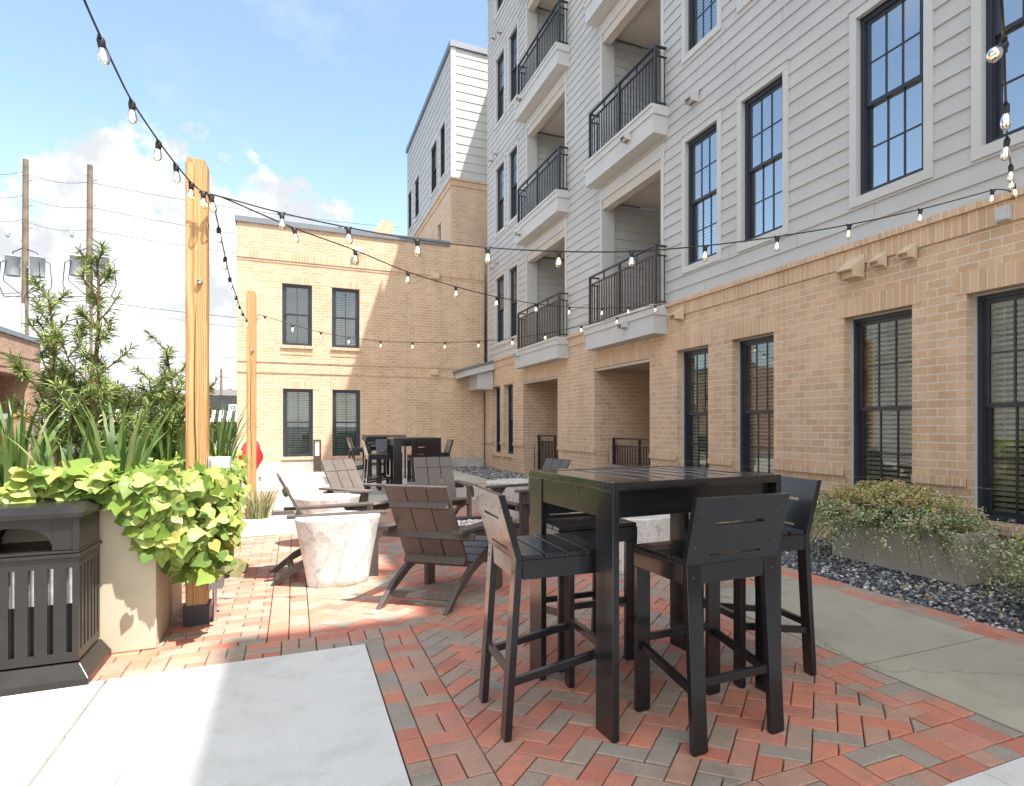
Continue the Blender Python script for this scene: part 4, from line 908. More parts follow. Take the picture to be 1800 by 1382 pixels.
# ------------------------------------------------------------------ foliage
def frame(n_,up=Vector((0,0,1))):
    n_=n_.normalized(); a=n_.cross(up); 
    if a.length<1e-3: a=Vector((1,0,0))
    a.normalize(); return n_,a,a.cross(n_)
LEAF=[(0,.03,0),(-.26,-.10,.05),(-.47,.04,.09),(-.53,.24,.07),(-.49,.42,.01),(-.30,.60,.0),(0,1,-.12),(.30,.60,.0),(.49,.42,.01),(.53,.24,.07),(.47,.04,.09),(.26,-.10,.05)]
def heart_leaf(m,p,n_,d,s,r):
    """lobed leaf at p, face normal n_, tip direction d"""
    n_=n_.normalized(); d=(d-n_*d.dot(n_)); 
    if d.length<1e-3: d=Vector((1,0,0))-n_*n_.x
    d.normalize(); q=n_.cross(d); f=r.uniform(.6,1.6); cu=r.uniform(-.30,.06)
    vs=[p+(q*x+d*y+n_*(z*f*(.9)+cu*y*y))*s for x,y,z in LEAF]
    mid=p+(d*.38+n_*(-.05*f+cu*.14))*s
    m.add(vs+[mid],[(12,i,(i+1)%12) for i in range(12)],0,True)
def vine(name,label,loc,spots,parent_label=None,seed=1,group='sweet potato vines'):
    r=random.Random(seed); t=thing(name,label,'vine',loc,0,group); o=Vector(loc); m=MB(); stem=MB()
    for (p,n_,s) in spots(r):
        d=Vector((r.gauss(0,1),r.gauss(0,1)-.5,r.gauss(0,.4)-.45)); heart_leaf(m,Vector(p)-o,Vector(n_),d,s,r)
        if r.random()<.5:
            q=Vector(p)-o; stem.tube([q,q-Vector(n_).normalized()*.07+Vector((r.uniform(-.03,.03),r.uniform(-.03,.03),-.03))],.0022,4,0,False)
    m.build('foliage',M_lime,t); stem.build('stems',M_iris,t); return t
def spots1(r):
    out=[]
    for i in range(900):            # mat along the top and over the rim
        x=-3.3+2.65*r.random()**.75; y=4.36+.85*r.random()**1.5; edge=max(0,(4.55-y)/.25)
        hump=.10*math.sin(x*5+1)+.06*math.sin(x*11)
        z=PH-.03+hump*.35+.07*r.random()-.06*edge*r.random()+(.13 if x>-1.35 else 0)*r.random()
        out.append(((x,y-.05*edge,z),(r.gauss(.1,.35),r.gauss(-.40-.5*edge,.35),1.0),r.uniform(.06,.115)))
    for i in range(880):            # cascade over the right-hand front corner
        u=r.random(); ang=R(-120+150*r.random()); rr=.05+.10*r.random()
        dx,dy=math.cos(ang),math.sin(ang); bx0=-.74+.22*r.random(); by0=4.50+.62*r.random()*(1 if dx>0 else .0)
        drop=.64*u**1.1*(.45+.55*max(0,math.cos(ang-R(-35))))
        p=(min(bx0+dx*(rr+.16*math.sin(u*3.1)),-.36),by0+dy*(rr+.05),PH+.10-drop)
        if p[0]<-.90: continue
        out.append((p,(dx*1.0+r.gauss(0,.3),dy*.9-.3+r.gauss(0,.3),.55+r.gauss(0,.3)),r.uniform(.055,.105)))
    for i in range(70):
        x=-1.02+.4*r.random(); out.append(((x,4.42-.04*r.random(),PH+.02-.16*r.random()**2*max(0,(x+1.1)*2.2)),(r.gauss(0,.3),-1,.5),r.uniform(.07,.11)))
    return out
vine('sweet_potato_vine','lime green sweet potato vine spilling over the near cream planter',(-1.3,4.9,PH-.1),spots1,seed=2)
def spots2(r):
    out=[]
    for i in range(1300):
        x=-1.5+1.0*r.random()**.6; y=5.8+2.4*r.random(); e=max(0,(x+.70)/.22)
        out.append(((x+.02*e,y,PH-.02+.14*r.random()-.60*e*r.random()**1.3),(r.gauss(.2+.8*e,.35),r.gauss(-.4,.3),.9),r.uniform(.055,.10)))
    for i in range(350):
        x=-1.5+.9*r.random(); out.append(((x,5.78-.1*r.random(),PH+.02-.35*r.random()**1.5),(r.gauss(0,.3),-1,.6),r.uniform(.055,.10)))
    return out
vine('sweet_potato_vine','lime green sweet potato vine on the second planter, right of the wooden post',(-1.0,7.0,PH-.1),spots2,seed=5)
def blades(name,label,cat,loc,n,h,wd,spread,mt,seed,group,part='blades',lean=(0,0),stiff=1.6):
    r=random.Random(seed); t=thing(name,label,cat,loc,0,group); m=MB()
    for i in range(n):
        a=r.uniform(0,6.28); L_=h*r.uniform(.5,1.0); o=Vector((math.cos(a),math.sin(a),0))*spread*.25*math.sqrt(r.random()); tilt=spread*r.uniform(.15,1.0)
        d=Vector((math.cos(a+r.gauss(0,.4)),math.sin(a+r.gauss(0,.4)),0)); side=Vector((-d.y,d.x,0)); tw=r.uniform(-1.2,1.2); side=side*math.cos(tw)+d*math.sin(tw)
        K=6; vs=[]; droop=r.uniform(.2,1.0)
        for k in range(K+1):
            s=k/K; out=tilt*(s**stiff)+ (droop*.12*L_*max(0,s-.6)**2*6 if r else 0); zz=L_*(s-.12*droop*s**3)
            p=o+d*out*L_+Vector((lean[0]*s*s,lean[1]*s*s,zz)); ww=wd*(1-s**2.2)*.5+.0006; fold=Vector((0,0,1))*0
            vs+= [p-side*ww,p+side*ww]
        m.add(vs,[(2*k,2*k+1,2*k+3,2*k+2) for k in range(K)],0,True)
    m.build(part,mt,t); return t
gI='iris clumps in the planters'
def at_depth(px,Y): q=ray(px,700); return (q.x/q.y*Y)
for i,(px,y,h,n,wd,l) in enumerate(((28,4.72,.72,40,.034,'clump of upright sword leaves at the far left above the litter bin'),(205,4.74,.72,40,.034,'tall clump of broad sword leaves in the middle of the near planter'),(120,4.66,.50,30,.026,'arching sword leaved clump between the two tall near clumps'),
    (300,6.25,.72,48,.024,'sword leaved clump just left of the near wooden post'),(385,7.0,.72,80,.018,'fine sword leaved clump just right of the near wooden post'),(245,6.2,.6,34,.024,'dark sword leaved clump behind the near planter'))):
    blades('iris_clump',l,'plant',(at_depth(px,y),y,PH-.10),n,h+.10,wd,.40,M_iris,31+i,gI)
def needle_tuft(m,p,d,r,n=16,L_=.075,wd=.0085,back=.10):
    d,a,b_=frame(d)
    for i in range(n):
        t=r.random(); an=i*2.4+r.uniform(-.4,.4); q=p-d*back*t
        o=(a*math.cos(an)+b_*math.sin(an))*(.55+.5*t)+d*(.85-.65*t); o=o+Vector((0,0,-.1)); o.normalize(); s=o.cross(d); 
        if s.length<1e-3: continue
        s.normalize(); l=L_*r.uniform(.65,1.15); bend=Vector((0,0,-.10*l))
        m.add([q-s*wd*.25,q+s*wd*.25,q+o*l*.5+s*wd*.5,q+o*l+bend,q+o*l*.5-s*wd*.5],[(0,1,2,3,4)],0)
def podocarpus(label,loc,h,seed,spread=.5,dens=1.0,lean=(0,0),crown0=.25,nb=26):
    r=random.Random(seed); t=thing('podocarpus_shrub',label,'shrub',loc,0,'narrow leaved evergreen shrubs in the planters'); tk=MB(); m=MB()
    P=lambda s:Vector((lean[0]*s*s+.03*math.sin(s*5+seed),lean[1]*s*s+.03*math.cos(s*4+seed),h*s))
    tk.tube([P(i/10) for i in range(11)],[.020*(1-.85*i/10)+.003 for i in range(11)],6)
    def shoot(a,d,L_,lev):
        n=max(2,int(L_/.055)); p=a.copy(); pts=[p.copy()]
        for k in range(n):
            d=(d+Vector((r.gauss(0,.10),r.gauss(0,.10),.10))).normalized(); p=p+d*(L_/n); pts.append(p.copy())
            needle_tuft(m,p,d,r,int(11*dens),.078 if lev<2 else .068,.0095,.06)
            if lev<2 and r.random()<.40: shoot(p,(d+Vector((r.gauss(0,.7),r.gauss(0,.7),.2))).normalized(),L_*r.uniform(.3,.55),lev+1)
        needle_tuft(m,p,d,r,int(18*dens),.08,.009,.05); tk.tube(pts,[.006*(1-.7*i/len(pts))+.001 for i in range(len(pts))],4,0,False)
    for i in range(nb):
        s=crown0+(1-crown0)*(i+.5)/nb; a=i*2.4+r.uniform(-.5,.5); L_=spread*(1.15-s)*r.uniform(.55,1.15)+.07
        shoot(P(s),Vector((math.cos(a),math.sin(a),.55+.5*s)).normalized(),L_,1 if s>.75 else 0)
    for k in range(8): needle_tuft(m,P(1-.03*k),Vector((0,0,1)),r,int(14*dens),.085,.009,.05)
    tk.build('stem',M_twig,t); m.build('foliage',M_podo,t); return t
podocarpus('tallest narrow leaved evergreen in the near planter, in front of a utility pole',(at_depth(178,5.15),5.15,PH-.08),1.56,3,.38,.75,(-.06,0),.10,19)
podocarpus('leaning narrow leaved evergreen left of the tallest one',(at_depth(112,5.2),5.2,PH-.08),1.32,9,.34,.75,(-.12,0),.10,18)
podocarpus('bushy low evergreen between the tall evergreen and the near wooden post',(at_depth(262,6.4),6.4,PH-.08),.80,14,.46,.75,(.05,0),.08,18)
podocarpus('evergreen with a thin tall leader just left of the near wooden post',(at_depth(303,6.8),6.8,PH-.08),1.16,18,.36,.75,(-.02,0),.06,18)
podocarpus('bushy evergreen between the left pair, low and leafy',(at_depth(150,5.3),5.3,PH-.08),.75,25,.42,.75,(.02,0),.05,14)
# flowering shrubs in the right-hand planters
def abelia(label,loc,rx,ry,h,n,seed,z0,skirt):
    r=random.Random(seed); t=thing('abelia_shrub',label,'shrub',loc,0,'flowering shrubs under the windows'); m=MB(); top=MB(); fl_=MB(); tw=MB()
    def leaf(mm,p,s):
        nrm=Vector((r.gauss(0,.8),r.gauss(-.25,.8),r.gauss(.7,.5))).normalized(); d=Vector((r.gauss(0,1),r.gauss(0,1),r.gauss(.1,.6))); d=(d-nrm*d.dot(nrm)).normalized(); q=nrm.cross(d)
        mm.add([p,p+q*s*.32+d*s*.4,p+d*s,p-q*s*.32+d*s*.4],[(0,1,2,3)])
    nb=int(n/34)
    for i in range(nb):
        a=r.uniform(0,6.28); e=r.random()**.7; ex,ey=math.cos(a)*rx*e*1.12,math.sin(a)*ry*e*1.12
        hz=h*(1-.60*e**2.0)*r.uniform(.55,1.12); drop=(-skirt*r.random() if e>.62 and r.random()<.8 else 0)
        p0=Vector((ex*.30,ey*.30,.0)); p2=Vector((ex,ey,hz+drop)); p1=Vector((ex*.75,ey*.75,max(hz,h*.45)*1.1)); pts=[]
        K=9
        for k in range(K+1):
            s=k/K; pts.append(p0*(1-s)**2+p1*2*s*(1-s)+p2*s*s)
        tw.tube(pts,.0018,3,0,False)
        for k in range(34):
            s=.25+.75*r.random()**.75; q=p0*(1-s)**2+p1*2*s*(1-s)+p2*s*s; q=q+Vector((r.gauss(0,.022),r.gauss(0,.022),r.gauss(0,.018)))
            hi=q.z>h*.66 and r.random()<.55; leaf(top if hi else m,q,r.uniform(.018,.032))
        if i%23==0:      # a few long wispy shoots
            d=Vector((math.cos(a),math.sin(a),.55)).normalized(); q=[p2+d*k*.045+Vector((0,0,-.012*k*k*.25)) for k in range(8)]; tw.tube(q,.0014,3,0,False)
            for k in range(26): leaf(m,q[r.randint(0,7)]+Vector((r.gauss(0,.01),r.gauss(0,.01),r.gauss(0,.01))),r.uniform(.014,.022))
        if p2.z>h*.35 and r.random()<.5:
            for k in range(r.randint(2,5)):
                c=p2+Vector((r.gauss(0,.02),r.gauss(0,.02),r.gauss(.005,.015)))
                for j in range(5):
                    aa=j*1.257+k; fl_.add([c,c+Vector((math.cos(aa-.5)*.014,math.sin(aa-.5)*.014,.009)),c+Vector((math.cos(aa)*.023,math.sin(aa)*.023,.006)),c+Vector((math.cos(aa+.5)*.014,math.sin(aa+.5)*.014,.009))],[(0,1,2,3)])
    tw.build('twigs',M_twig,t); m.build('foliage',M_abelia,t); top.build('new_growth',M_abeliatop,t); fl_.build('flowers',M_flower,t)
abelia('sprawling pink flowered shrub filling the grey planter right of the bar table',(4.98,4.18,.36),.54,1.00,.36,23000,7,0,.50)
abelia('flowering shrub trailing onto the pebbles at the right edge of the photo',(4.72,2.25,.32),.50,.78,.28,14000,12,0,.46)
blades('ornamental_grass','tuft of dry ornamental grass at the foot of the far wooden post','grass',(-.46,10.1,0),150,.55,.012,.55,M_grass,3,None)
blades('ornamental_grass','tall arching grass with pale stems behind the second planter','grass',(-.95,8.5,.55),60,1.0,.010,.55,M_grass,8,None)
# fallen dry leaf on the paving and the red bundle
lf=MB(); rr_=random.Random(3)
for i in range(14): heart_leaf(lf,Vector((rr_.uniform(-.09,.09),rr_.uniform(-.16,.16),.03+.05*rr_.random())),Vector((rr_.gauss(0,.6),-.5,1)),Vector((rr_.gauss(0,1),rr_.gauss(0,1),0)),.16,rr_)
p=gp(400,1012); o=lf.build('fallen_leaves',island('wilted_leaf',[(0,(.16,.16,.06)),(1,(.28,.25,.12))],.7,.15),None,0,(p.x,p.y,.0)); tag(o,'small heap of wilted olive leaves lying on the paving by the planter','leaves')
lt=MB()
for i in range(46): q=(rr_.uniform(4.15,4.75),rr_.uniform(1.8,6.5)); heart_leaf(lt,Vector((q[0],q[1],.012+.012*rr_.random())),Vector((rr_.gauss(0,.4),rr_.gauss(0,.4),1)),Vector((rr_.gauss(0,1),rr_.gauss(0,1),0)),rr_.uniform(.025,.05),rr_)
tag(lt.build('leaf_litter',island('dry_leaf',[(0,(.28,.13,.05)),(.5,(.36,.24,.10)),(1,(.42,.33,.16))],.7,.1)),'scattered small dry brown leaves lying on the dark pebbles','leaves',kind='stuff')
rb=MB(); rr_=random.Random(2); vs=[];fs=[]; nu,nv=18,12
for j in range(nv+1):
    for i in range(nu):
        a=2*math.pi*i/nu; t_=j/nv; rad=.165*math.sin(math.pi*min(.999,max(.02,t_)))**.55*(1+.20*math.sin(3*a+4*t_)+.10*math.sin(7*a-9*t_)); vs.append((rad*math.cos(a)+.16*(t_-.4)**2*(1 if t_>.4 else -1.4),rad*.7*math.sin(a),-.12+.62*t_))
for j in range(nv):
    for i in range(nu): fs.append((j*nu+i,j*nu+(i+1)%nu,(j+1)*nu+(i+1)%nu,(j+1)*nu+i))
rb.add(vs,fs,0,True); q=pd(443,806,11.0)
rbt=thing('red_bundle','crumpled red fabric bundle on a grey stand behind the far wooden post','bundle',(q.x,q.y,0)); o=rb.build('fabric',M_red,rbt,0,(-.04,0,q.z-.16))
m=MB(); m.box(-.22,.16,-.15,.15,q.z-.31,q.z-.27); m.box(-.2,-.16,-.12,.12,0,q.z-.311); m.box(.1,.14,-.12,.12,0,q.z-.311); m.build('stand',M_greybox,rbt)
# ------------------------------------------------------------------ wooden posts with outlet box and conduit
def post(label,x,y,h,w_,z0=0):
    t=thing('wooden_post',label,'post',(x,y,z0),0,'wooden string light posts')
    m=MB(); k=.005; m.prism([(-w_/2+k,-w_/2),(w_/2-k,-w_/2),(w_/2,-w_/2+k),(w_/2,w_/2-k),(w_/2-k,w_/2),(-w_/2+k,w_/2),(-w_/2,w_/2-k),(-w_/2,-w_/2+k)],'z',0,h-.03)
    m.prism([(-w_/2+k,-w_/2+k),(w_/2-k*3,-w_/2+k),(w_/2-k*3,w_/2-k),(-w_/2+k,w_/2-k)],'z',h-.03,h); m.build('timber',M_wood,t)
    m=MB(); r=random.Random(int(h*100)); zz=.4
    pts=[]; 
    while zz<h*.72: pts.append((.012*math.sin(zz*3),-w_/2-.0006,zz)); zz+=.12
    m.tube(pts,[.0012+.003*math.sin(math.pi*i/(len(pts)-1)) for i in range(len(pts))],4,0,False); m.build('drying_crack',M_crack,t)
    m=MB(); m.tube([(.02,-w_/2-.012,h*.735),(.02,-w_/2,h*.735)],.016,10); m.lathe([(.006,0),(.016,.004),(.018,.012),(.012,.02)],10,Matrix.Translation((.02,-w_/2-.005,h*.735))@Matrix.Rotation(R(90),4,'X')); m.build('eye_bolt',M_steel,t)
    return t
P1=post('tall square pine post rising from the near planter, carrying the string lights',-.575,4.93,3.04,.122)
m=MB(); m.box(.064,.19,-.06,.06,1.01,1.09); m.box(.08,.145,-.075,-.06,1.015,1.085); m.build('outlet_box',M_greybox,P1,.006)
m=MB(); m.tube([(.10,-.03,0),(.10,-.03,1.01)],.013,8); m.build('conduit',M_steel,P1)
m=MB(); m.box(.064,.15,-.06,.05,.22,.52); m.build('junction_box',M_greybox,P1,.006)
m=MB(); e=.066
for q in(-1,1): m.box(-e-.008,e+.008,min(q*e,q*(e+.008)),max(q*e,q*(e+.008)),0,.13); m.box(min(q*e,q*(e+.008)),max(q*e,q*(e+.008)),-e,e,0,.13)
m.build('base_bracket',M_blacksteel,P1)
P2=post('thinner looking pine post further away, in front of the low brick building',-.56,10.55,3.25,.122)
# ------------------------------------------------------------------ string lights
bulbM=MB(); bulbM.lathe([(.0115,-.030),(.014,-.037),(.0195,-.052),(.0225,-.068),(.0215,-.082),(.015,-.094),(.006,-.099),(.0,-.1)],12)
bulb_me=bulbM.mesh('bulb',M_bulbglass)
sk=MB(); sk.lathe([(0,.012),(.013,.010),(.016,0),(.0155,-.012),(.014,-.030),(.012,-.034),(0,-.034)],10); sk.box(-.024,.024,-.007,.007,.003,.014); sock_me=sk.mesh('lamp_socket',M_rubber)
fm=MB()
for k in range(4): a=k*1.57; fm.tube([(.006*math.cos(a),.006*math.sin(a),-.042),(.009*math.cos(a+.5),.009*math.sin(a+.5),-.075)],.0011,4,0,False)
fm.tube([(0,0,-.034),(0,0,-.045)],.004,5); fil_me=fm.mesh('filament',M_fil)
def string(label,pts,bulbs,tilt=None,r=.0048):
    """pts: (px,py,depth) waypoints along the cable; bulbs: px,py of each lamp top"""
    W_=[pd(*p) for p in pts]; t=thing('string_light',label,'string lights',W_[0],0,'strings of clear bulbs over the courtyard'); o=W_[0]
    # smooth path through the waypoints
    path=[]
    for i in range(len(W_)-1):
        p0,p1,p2,p3=W_[max(i-1,0)],W_[i],W_[i+1],W_[min(i+2,len(W_)-1)]
        for k in range(8):
            s=k/8; path.append(.5*((2*p1)+(p2-p0)*s+(2*p0-5*p1+4*p2-p3)*s*s+(3*p1-p0-3*p2+p3)*s**3))
    path.append(W_[-1]); m=MB(); m.tube([q-o for q in path],r,6); m.build('cable',M_wire,t)
    def proj(q): v=q-Vector((0,0,H)); d=ST*v.x+CT*v.y; return CX+F*(CT*v.x-ST*v.y)/d, YH-F*v.z/d
    pp=[proj(q) for q in path]
    for n_,(bx_,by_) in enumerate(bulbs):
        # nearest point of the cable in the photograph
        best=None
        for i in range(len(pp)-1):
            (x0,y0),(x1,y1)=pp[i],pp[i+1]; L2=(x1-x0)**2+(y1-y0)**2 or 1e-9; s=max(0,min(1,((bx_-x0)*(x1-x0)+(by_-y0)*(y1-y0))/L2)); d=(x0+s*(x1-x0)-bx_)**2+(y0+s*(y1-y0)-by_)**2
            if best is None or d<best[0]: best=(d,path[i].lerp(path[i+1],s),(path[i+1]-path[i]))
        q=best[1]; ang=math.atan2(best[2].y,best[2].x); rot=(tilt[n_] if tilt and tilt[n_] else (R((n_*37)%15-7),R((n_*53)%13-6)))
        s_=bpy.data.objects.new('lamp_socket',sock_me); COL.objects.link(s_); s_.parent=t; s_.location=q-o-Vector((0,0,.012)); s_.rotation_euler=(rot[0],rot[1],ang)
        for nm,me in(('bulb',bulb_me),('filament',fil_me)):
            c=bpy.data.objects.new(nm,me); COL.objects.link(c); c.parent=s_
    return t
string('string lights coming in overhead from the top left corner to the near post',[(120,-70,2.35),(148,0,2.5),(170,50,2.66),(200,115,2.92),(232,178,3.20),(280,250,3.60),(310,290,3.86),(340,325,4.06),(362,340,4.1),(372,342,4.12)],[(178,66),(232,178),(280,248),(309,290),(338,320),(357,338)])
zt_=4.12
string('longest string lights, from the near post across the balconies to the right wall',[(372,342,4.12),(400,349,4.13),(493,374,4.16),(612,400,4.20),(733,421,4.26),(857,435,4.33),(982,442,4.42),(1110,442,4.53),(1240,432,4.66),(1366,416,4.82),(1493,395,4.98),(1618,368,5.16),(1720,341,5.30),(1752,333,5.34),(1778,338,5.36),(1784,356,5.37)],[(495,376),(612,401),(733,422),(857,436),(982,442),(1110,443),(1240,434),(1366,417),(1493,397),(1618,370),(1745,336)])
q1=onX(1165,536,W-.30); D1=(ST*q1.x+CT*q1.y)
string('string lights falling from the near post to the corner of the second balcony',[(372,342,4.12),(400,351,4.25),(517,401,4.7),(624,440,5.3),(717,478,5.95),(801,504,6.65),(873,522,7.35),(942,534,8.1),(1001,540,8.75),(1058,542,9.3),(1105,540,D1-.3),(1152,537,D1-.05),(1165,535,D1)],[(517,402),(624,441),(717,479),(801,505),(873,523),(942,535),(1001,541),(1058,543),(1105,541),(1152,537)])
string('string lights dropping steeply from the near post to the far post',[(370,340,4.12),(376,362,4.2),(385,402,4.6),(396,452,5.3),(404,488,6.0),(415,520,7.1),(422,540,8.0),(430,556,8.8),(436,566,9.3),(442,571,9.55),(449,565,9.6),(455,558,9.55)],[(372,344),(384.5,400),(396,452),(404,488),(415,521),(421,538),(427,551),(433,562),(441,571),(449,566)])
string('lowest string lights, from the far post across the brick building to the balcony',[(452,556,9.55),(456,553,9.6),(466,556,9.6),(514,571,9.75),(564,584,9.9),(613,593,10.0),(669,600,10.1),(725,602,10.15),(782,602,10.2),(841,600,10.2),(901,595,10.15),(959,586,10.1),(1022,573,10.05),(1085,558,10.0),(1152,539,D1+.02),(1164,535,D1+.02)],[(466,556),(514,571),(564,584),(613,593),(669,599),(725,602),(782,602),(841,600),(901,595),(959,586),(1022,573),(1085,558)])
string('string lights hanging down past the window at the right edge from above',[(1752,-90,1.62),(1760,0,1.80),(1764,72,2.05),(1768,180,2.7),(1770,240,3.2),(1776,285,3.9),(1780,312,4.6),(1782,335,5.1),(1777,352,5.36)],[(1764,74),(1769,182),(1770,243),(1777,290),(1779,308),(1784,322)],[(R(20),R(48)),None,None,None,(R(5),R(10)),(R(-10),R(-35))])
jb=thing('junction_box','small grey electrical box on the brick belt at the right edge','box',onX(1767,377,W-.022)); m=MB(); m.box(-.055,0,-.06,.06,-.062,.062); m.build('case',M_greybox,jb,.005); m=MB(); m.box(-.061,-.056,-.05,.05,-.05,.05); m.build('cover',M_greybox,jb,.002)
jb2=thing('junction_box','small grey electrical box at the end of the second balcony','box',onX(1166,554,W-.022)); m=MB(); m.box(-.05,0,-.055,.055,-.055,.055); m.build('case',M_greybox,jb2,.005); m=MB(); m.box(-.056,-.051,-.045,.045,-.045,.045); m.build('cover',M_greybox,jb2,.002)
# ------------------------------------------------------------------ utility poles and wires beyond
def utility(label,px,py_top,d,seed,sides):
    b0=pd(px,700,d); top=pd(px,py_top,d).z; t=thing('utility_pole',label,'utility pole',(b0.x,b0.y,-.09),0,'wooden utility poles'); Z=top+.09
    m=MB(); m.tube([(0,0,0),(.02,0,Z*.5),(.05,0,Z)],[.16,.14,.115],10); m.build('pole',M_oldwood,t)
    e=Vector((CT,-ST,0)); hz=lambda y:(YH-y)/F*d+H+.09
    for s in sides:
        ct=e*(s*.62)+Vector((.03,0,hz(468 if s<0 else 470))); m=MB(); M_=Matrix.Translation(ct)
        m.lathe([(0,.56),(.18,.55),(.30,.50),(.325,.47),(.30,.46),(.30,-.46),(.28,-.50),(0,-.50)],16,M_); m.build('transformer',M_greybox,t)
        m=MB(); m.tube([ct+Vector((0,0,.5)),ct+Vector((0,0,.72)),ct*.4+Vector((0,0,(ct.z)*.6+.85)),Vector((.03,0,ct.z+1.0))],.025,5); m.tube([ct+e*s*.37+Vector((0,0,.3)),ct+e*s*.62+Vector((0,0,.2)),ct+e*s*.72+Vector((0,0,-.9)),ct+e*s*.45+Vector((0,0,-1.5)),Vector((0,0,ct.z-1.55))],.022,5); m.tube([ct+e*s*.2+Vector((0,-.36,.2)),ct+e*s*.3+Vector((0,-.45,-.8)),ct*.3+Vector((0,-.3,ct.z*.7-1.4)),Vector((0,0,ct.z-1.5))],.02,5); m.build('jumper_cable',M_wire,t)
        m=MB(); m.bar(ct-e*s*.36,Vector((.02,0,ct.z)),.08,.12); m.build('bracket',M_steel,t)
    for y in(301,345,385):
        m=MB(); z=hz(y); m.tube([(0,0,z-.35),e*-.25+Vector((0,0,z-.1)),e*-.35+Vector((0,0,z+.12))],.03,5); m.tube([(0,0,z-.5),e*.42+Vector((0,0,z-.45))],.022,5); m.build('insulator_arm',M_steel,t)
    m=MB(); z=hz(420); m.tube([(0,0,z-.15),e*-.5+Vector((0,0,z+.1)),e*-.75+Vector((0,0,z+.35))],.035,5); m.lathe([(.0,-.2),(.07,-.15),(.09,0),(.07,.15),(0,.2)],8,Matrix.Translation(e*-.85+Vector((0,0,z+.25)))); m.build('fuse_cutout',M_greybox,t)
    m=MB(); m.tube([(0,-.2,0),(0,-.18,hz(535))],.07,8); m.build('riser_pipe',M_greybox,t)
    return t
utility('weathered utility pole with two grey transformers at the far left',43,280,32,1,(-1,1))
utility('weathered utility pole with two transformers behind the tallest evergreen',156,290,32,2,(-1,1))
u3=pd(389,700,75); t=thing('utility_pole','small distant utility pole with a crossarm between the near post and the brick building','utility pole',(u3.x,u3.y,-.09)); zt=pd(389,648,75).z+.09
m=MB(); m.tube([(0,0,0),(0,0,zt)],[.17,.12],8); m.build('pole',M_oldwood,t); m=MB(); m.bar((-.8,0,zt-1.0),(.8,0,zt-1.0),.10,.12,ref=(0,0,1)); m.build('crossarm',M_oldwood,t)
def wire(label,pts,r=.018,m_=None):
    m=MB(); q=[pd(*p) for p in pts]; path=[]
    for i in range(len(q)-1):
        for k in range(6): s=k/6; path.append(q[i].lerp(q[i+1],s)-Vector((0,0,.25*4*s*(1-s))))
    path.append(q[-1]); m.tube(path,r,4); tag(m.build('overhead_wire',m_ or M_wiregrey),label,'wire','overhead wires between the utility poles')
wire('highest overhead wire, passing the tops of both utility poles',[(-60,292,31),(40,302,32),(156,320,32),(700,400,34)],.017)
wire('middle overhead wire between the two utility poles',[(-60,332,31),(40,344,32),(156,364,32),(700,446,34)],.017)
wire('lowest of the three overhead wires crossing behind the near post',[(-60,372,31),(40,386,32),(156,404,32),(700,472,34)],.017)
wire('thick low cable running right from the utility poles at transformer foot height',[(-60,500,31),(43,512,32),(156,527,32),(700,575,34)],.022)
wire('thin low cable just under the thick one',[(-60,508,31),(43,518,32),(156,537,32),(700,600,34)],.013)
wire('level service wire far behind the evergreens',[(-60,627,60),(155,625,60),(330,626,60),(560,620,60)],.03)
# ------------------------------------------------------------------ strip of shops, houses, trees and cars in the distance
mall=thing('shop_row','low dark row of shops with a black and white striped awning across the street','building',(-14,58,-.09))
m=MB(); m.box(-26,13.5,0,10,0,3.55); m.build('wall',M_fascia,mall)
m=MB(); m.box(-26,13.5,-.35,0,2.62,3.75); m.build('fascia',M_fascia,mall)
m=MB(); m.add([(-26,-.36,2.58),(13.5,-.36,2.58),(13.5,-1.7,1.88),(-26,-1.7,1.88),(13.5,-1.7,1.66),(-26,-1.7,1.66)],[(0,3,2,1),(3,5,4,2)]); m.build('awning',M_stripe,mall)
m=MB(); m.box(-26,13.5,-.34,-.02,1.3,1.62); m.build('lintel',simple('brown_lintel',(.12,.055,.04),.8,.1,2),mall)
m=MB()
for i in range(9): m.box(-25+i*4.2,-22+i*4.2,-.06,-.02,.15,1.28)
m.build('shop_window',M_carglass,mall)
p=onY(413,716.5,57.6); sg=MB(); sg.box(-.42,1.6,-.06,0,-.24,.24); o=sg.build('sign_panel',M_white,mall,0,(p.x+14,-.42,p.z+.09))
m=MB(); m.lathe([(.08,-.01),(.15,-.01),(.15,.01),(.08,.01),(.08,-.01)],20,Matrix.Translation((-.12,-.075,0))@Matrix.Rotation(R(90),4,'X')); c=m.build('emblem',simple('sign_blue',(.03,.06,.28),.5,.05,4),o)
p=onY(82,724,57); m=MB(); m.box(p.x+13.2,p.x+15.0,-1.2,-1.1,1.5,3.3); m.box(p.x+13.9,p.x+14.1,-1.15,-1.12,0,1.5); m.build('blank_sign',simple('blank_grey_sign',(.42,.38,.38),.7,.05,2),mall)
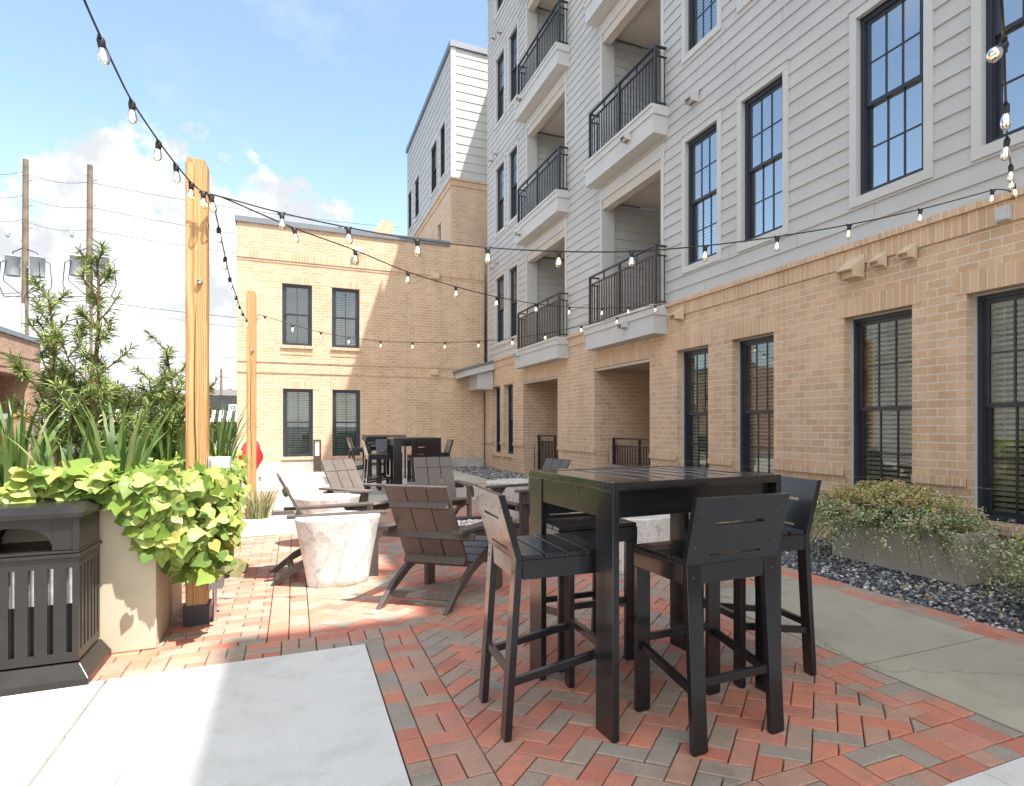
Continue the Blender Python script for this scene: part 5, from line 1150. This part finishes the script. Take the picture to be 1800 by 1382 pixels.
def house(label,px,py0,py1,d,w_,seed,wallc):
    c=pd(px,740,d); zt=pd(px,py0,d).z; ze=pd(px,py1,d).z; t=thing('house',label,'house',(c.x,c.y,-.09),R(-12),'houses beyond the shops')
    m=MB(); m.box(-w_/2,w_/2,-4,4,0,ze); m.build('wall',simple('house_wall',wallc,.8,.05,1),t)
    m=MB(); e=w_/2+.5; m.add([(-e,-4.6,ze),(e,-4.6,ze),(e,4.6,ze),(-e,4.6,ze),(-e*.45,0,zt),(e*.45,0,zt)],[(0,1,5,4),(1,2,5),(2,3,4,5),(3,0,4),(3,2,1,0)]); rf=m.build('roof',M_roofsh,t)
    m=MB(); m.box(w_*.2,w_*.2+.9,-.5,.5,ze+.3,zt+.5); m.build('chimney',simple('chimney_brick',(.33,.17,.12),.9,.1,3),rf)
    m=MB(); 
    for k in(-.3,.05,.33): m.box(k*w_-.6,k*w_+.6,-4.05,-4.0,ze-1.6,ze-.4)
    m.build('window',M_white,t)
house('grey two storey house with brown roof seen between the near post and the brick building',399,684,702,85,9,1,(.20,.21,.22))
house('brown roofed house half hidden by the evergreens',300,690,705,92,11,2,(.40,.37,.33))
def tree(label,px,d,h,w_,seed,base_py=None):
    c=pd(px,745,d); r=random.Random(seed); t=thing('tree',label,'tree',(c.x,c.y,-.09),0,'trees beyond the shops'); tr=MB(); m=MB()
    tr.tube([(0,0,0),(.1,0,h*.35),(.0,.1,h*.7)],[.28,.2,.08],7); cl=[]
    for i in range(16):
        a=r.uniform(0,6.28); rr=w_*.5*math.sqrt(r.random())*.8; z=h*r.uniform(.35,.9); cl.append((Vector((rr*math.cos(a),rr*math.sin(a),z)),w_*r.uniform(.13,.24)))
        tr.tube([(.05,0,h*.3),cl[-1][0]*.6+Vector((0,0,h*.12)),cl[-1][0]],[.07,.04,.02],4,0,False)
    for c_,s in cl:
        for k in range(170):
            d_=Vector((r.gauss(0,1),r.gauss(0,1),r.gauss(0,.75))).normalized()*s*(r.random()**.4); p=c_+d_; n_=(d_+Vector((r.gauss(0,.5),r.gauss(0,.5),r.gauss(.4,.5)))*s*.7).normalized(); n_,a_,b_=frame(n_); q=r.uniform(.10,.24)
            m.add([p-a_*q,p+b_*q*.55,p+a_*q,p-b_*q*.55],[(0,1,2,3)])
    tr.build('trunk',M_bark,t); m.build('crown',M_tree,t)
for i,(px,d,h,w_) in enumerate(((92,62,6.6,5.5),(118,70,6.9,6.5),(150,75,6.2,6),(205,80,6.4,7),(250,78,5.6,6),(408,100,7.4,5),(362,82,4.4,4),(60,72,6.5,6))):
    tree(['dark bushy tree behind the left brick building','broad tree behind the left evergreens','rounded tree right of the second utility pole base','wide tree behind the middle of the evergreens','low tree left of the near post, far away','dark tree behind the distant grey house chimney','small light tree in front of the grey house','tree partly hidden by the left brick building'][i],px,d,h,w_,40+i)
def car(label,px,d,mc,rz):
    c=pd(px,760,d); t=thing('parked_car',label,'car',(c.x,c.y,-.09),rz,'cars parked by the shops')
    m=MB(); m.prism([(-2.2,.32),(-2.25,.72),(-2.05,.86),(-1.35,.92),(-.75,1.40),(.75,1.42),(1.35,.98),(2.05,.86),(2.2,.62),(2.18,.32)],'y',-.86,.86); m.build('body',mc,t,.05)
    m=MB(); m.prism([(-1.22,.94),(-.70,1.34),(.70,1.36),(1.20,.98)],'y',-.872,.872); m.build('side_window',M_carglass,t)
    for x in(-1.38,1.38):
        for y in(-.78,.78): m=MB(); m.tube([(x,y-.11,.33),(x,y+.11,.33)],.33,16); wh=m.build('wheel',M_rubber,t); m=MB(); m.tube([(x,y-.118,.33),(x,y+.118,.33)],.19,12); m.build('rim',M_steel,wh)
    for y in(-.6,.6): m=MB(); m.box(2.14,2.22,y-.16,y+.16,.62,.75); m.build('headlight',M_white,t)
car('dark car parked under the striped awning, right of the near post',408,52,M_cardark,R(25)); car('blue car partly hidden behind the left brick building corner',80,50,M_carblue,R(-15)); car('dark car behind the evergreens',215,51,M_cardark,R(5))
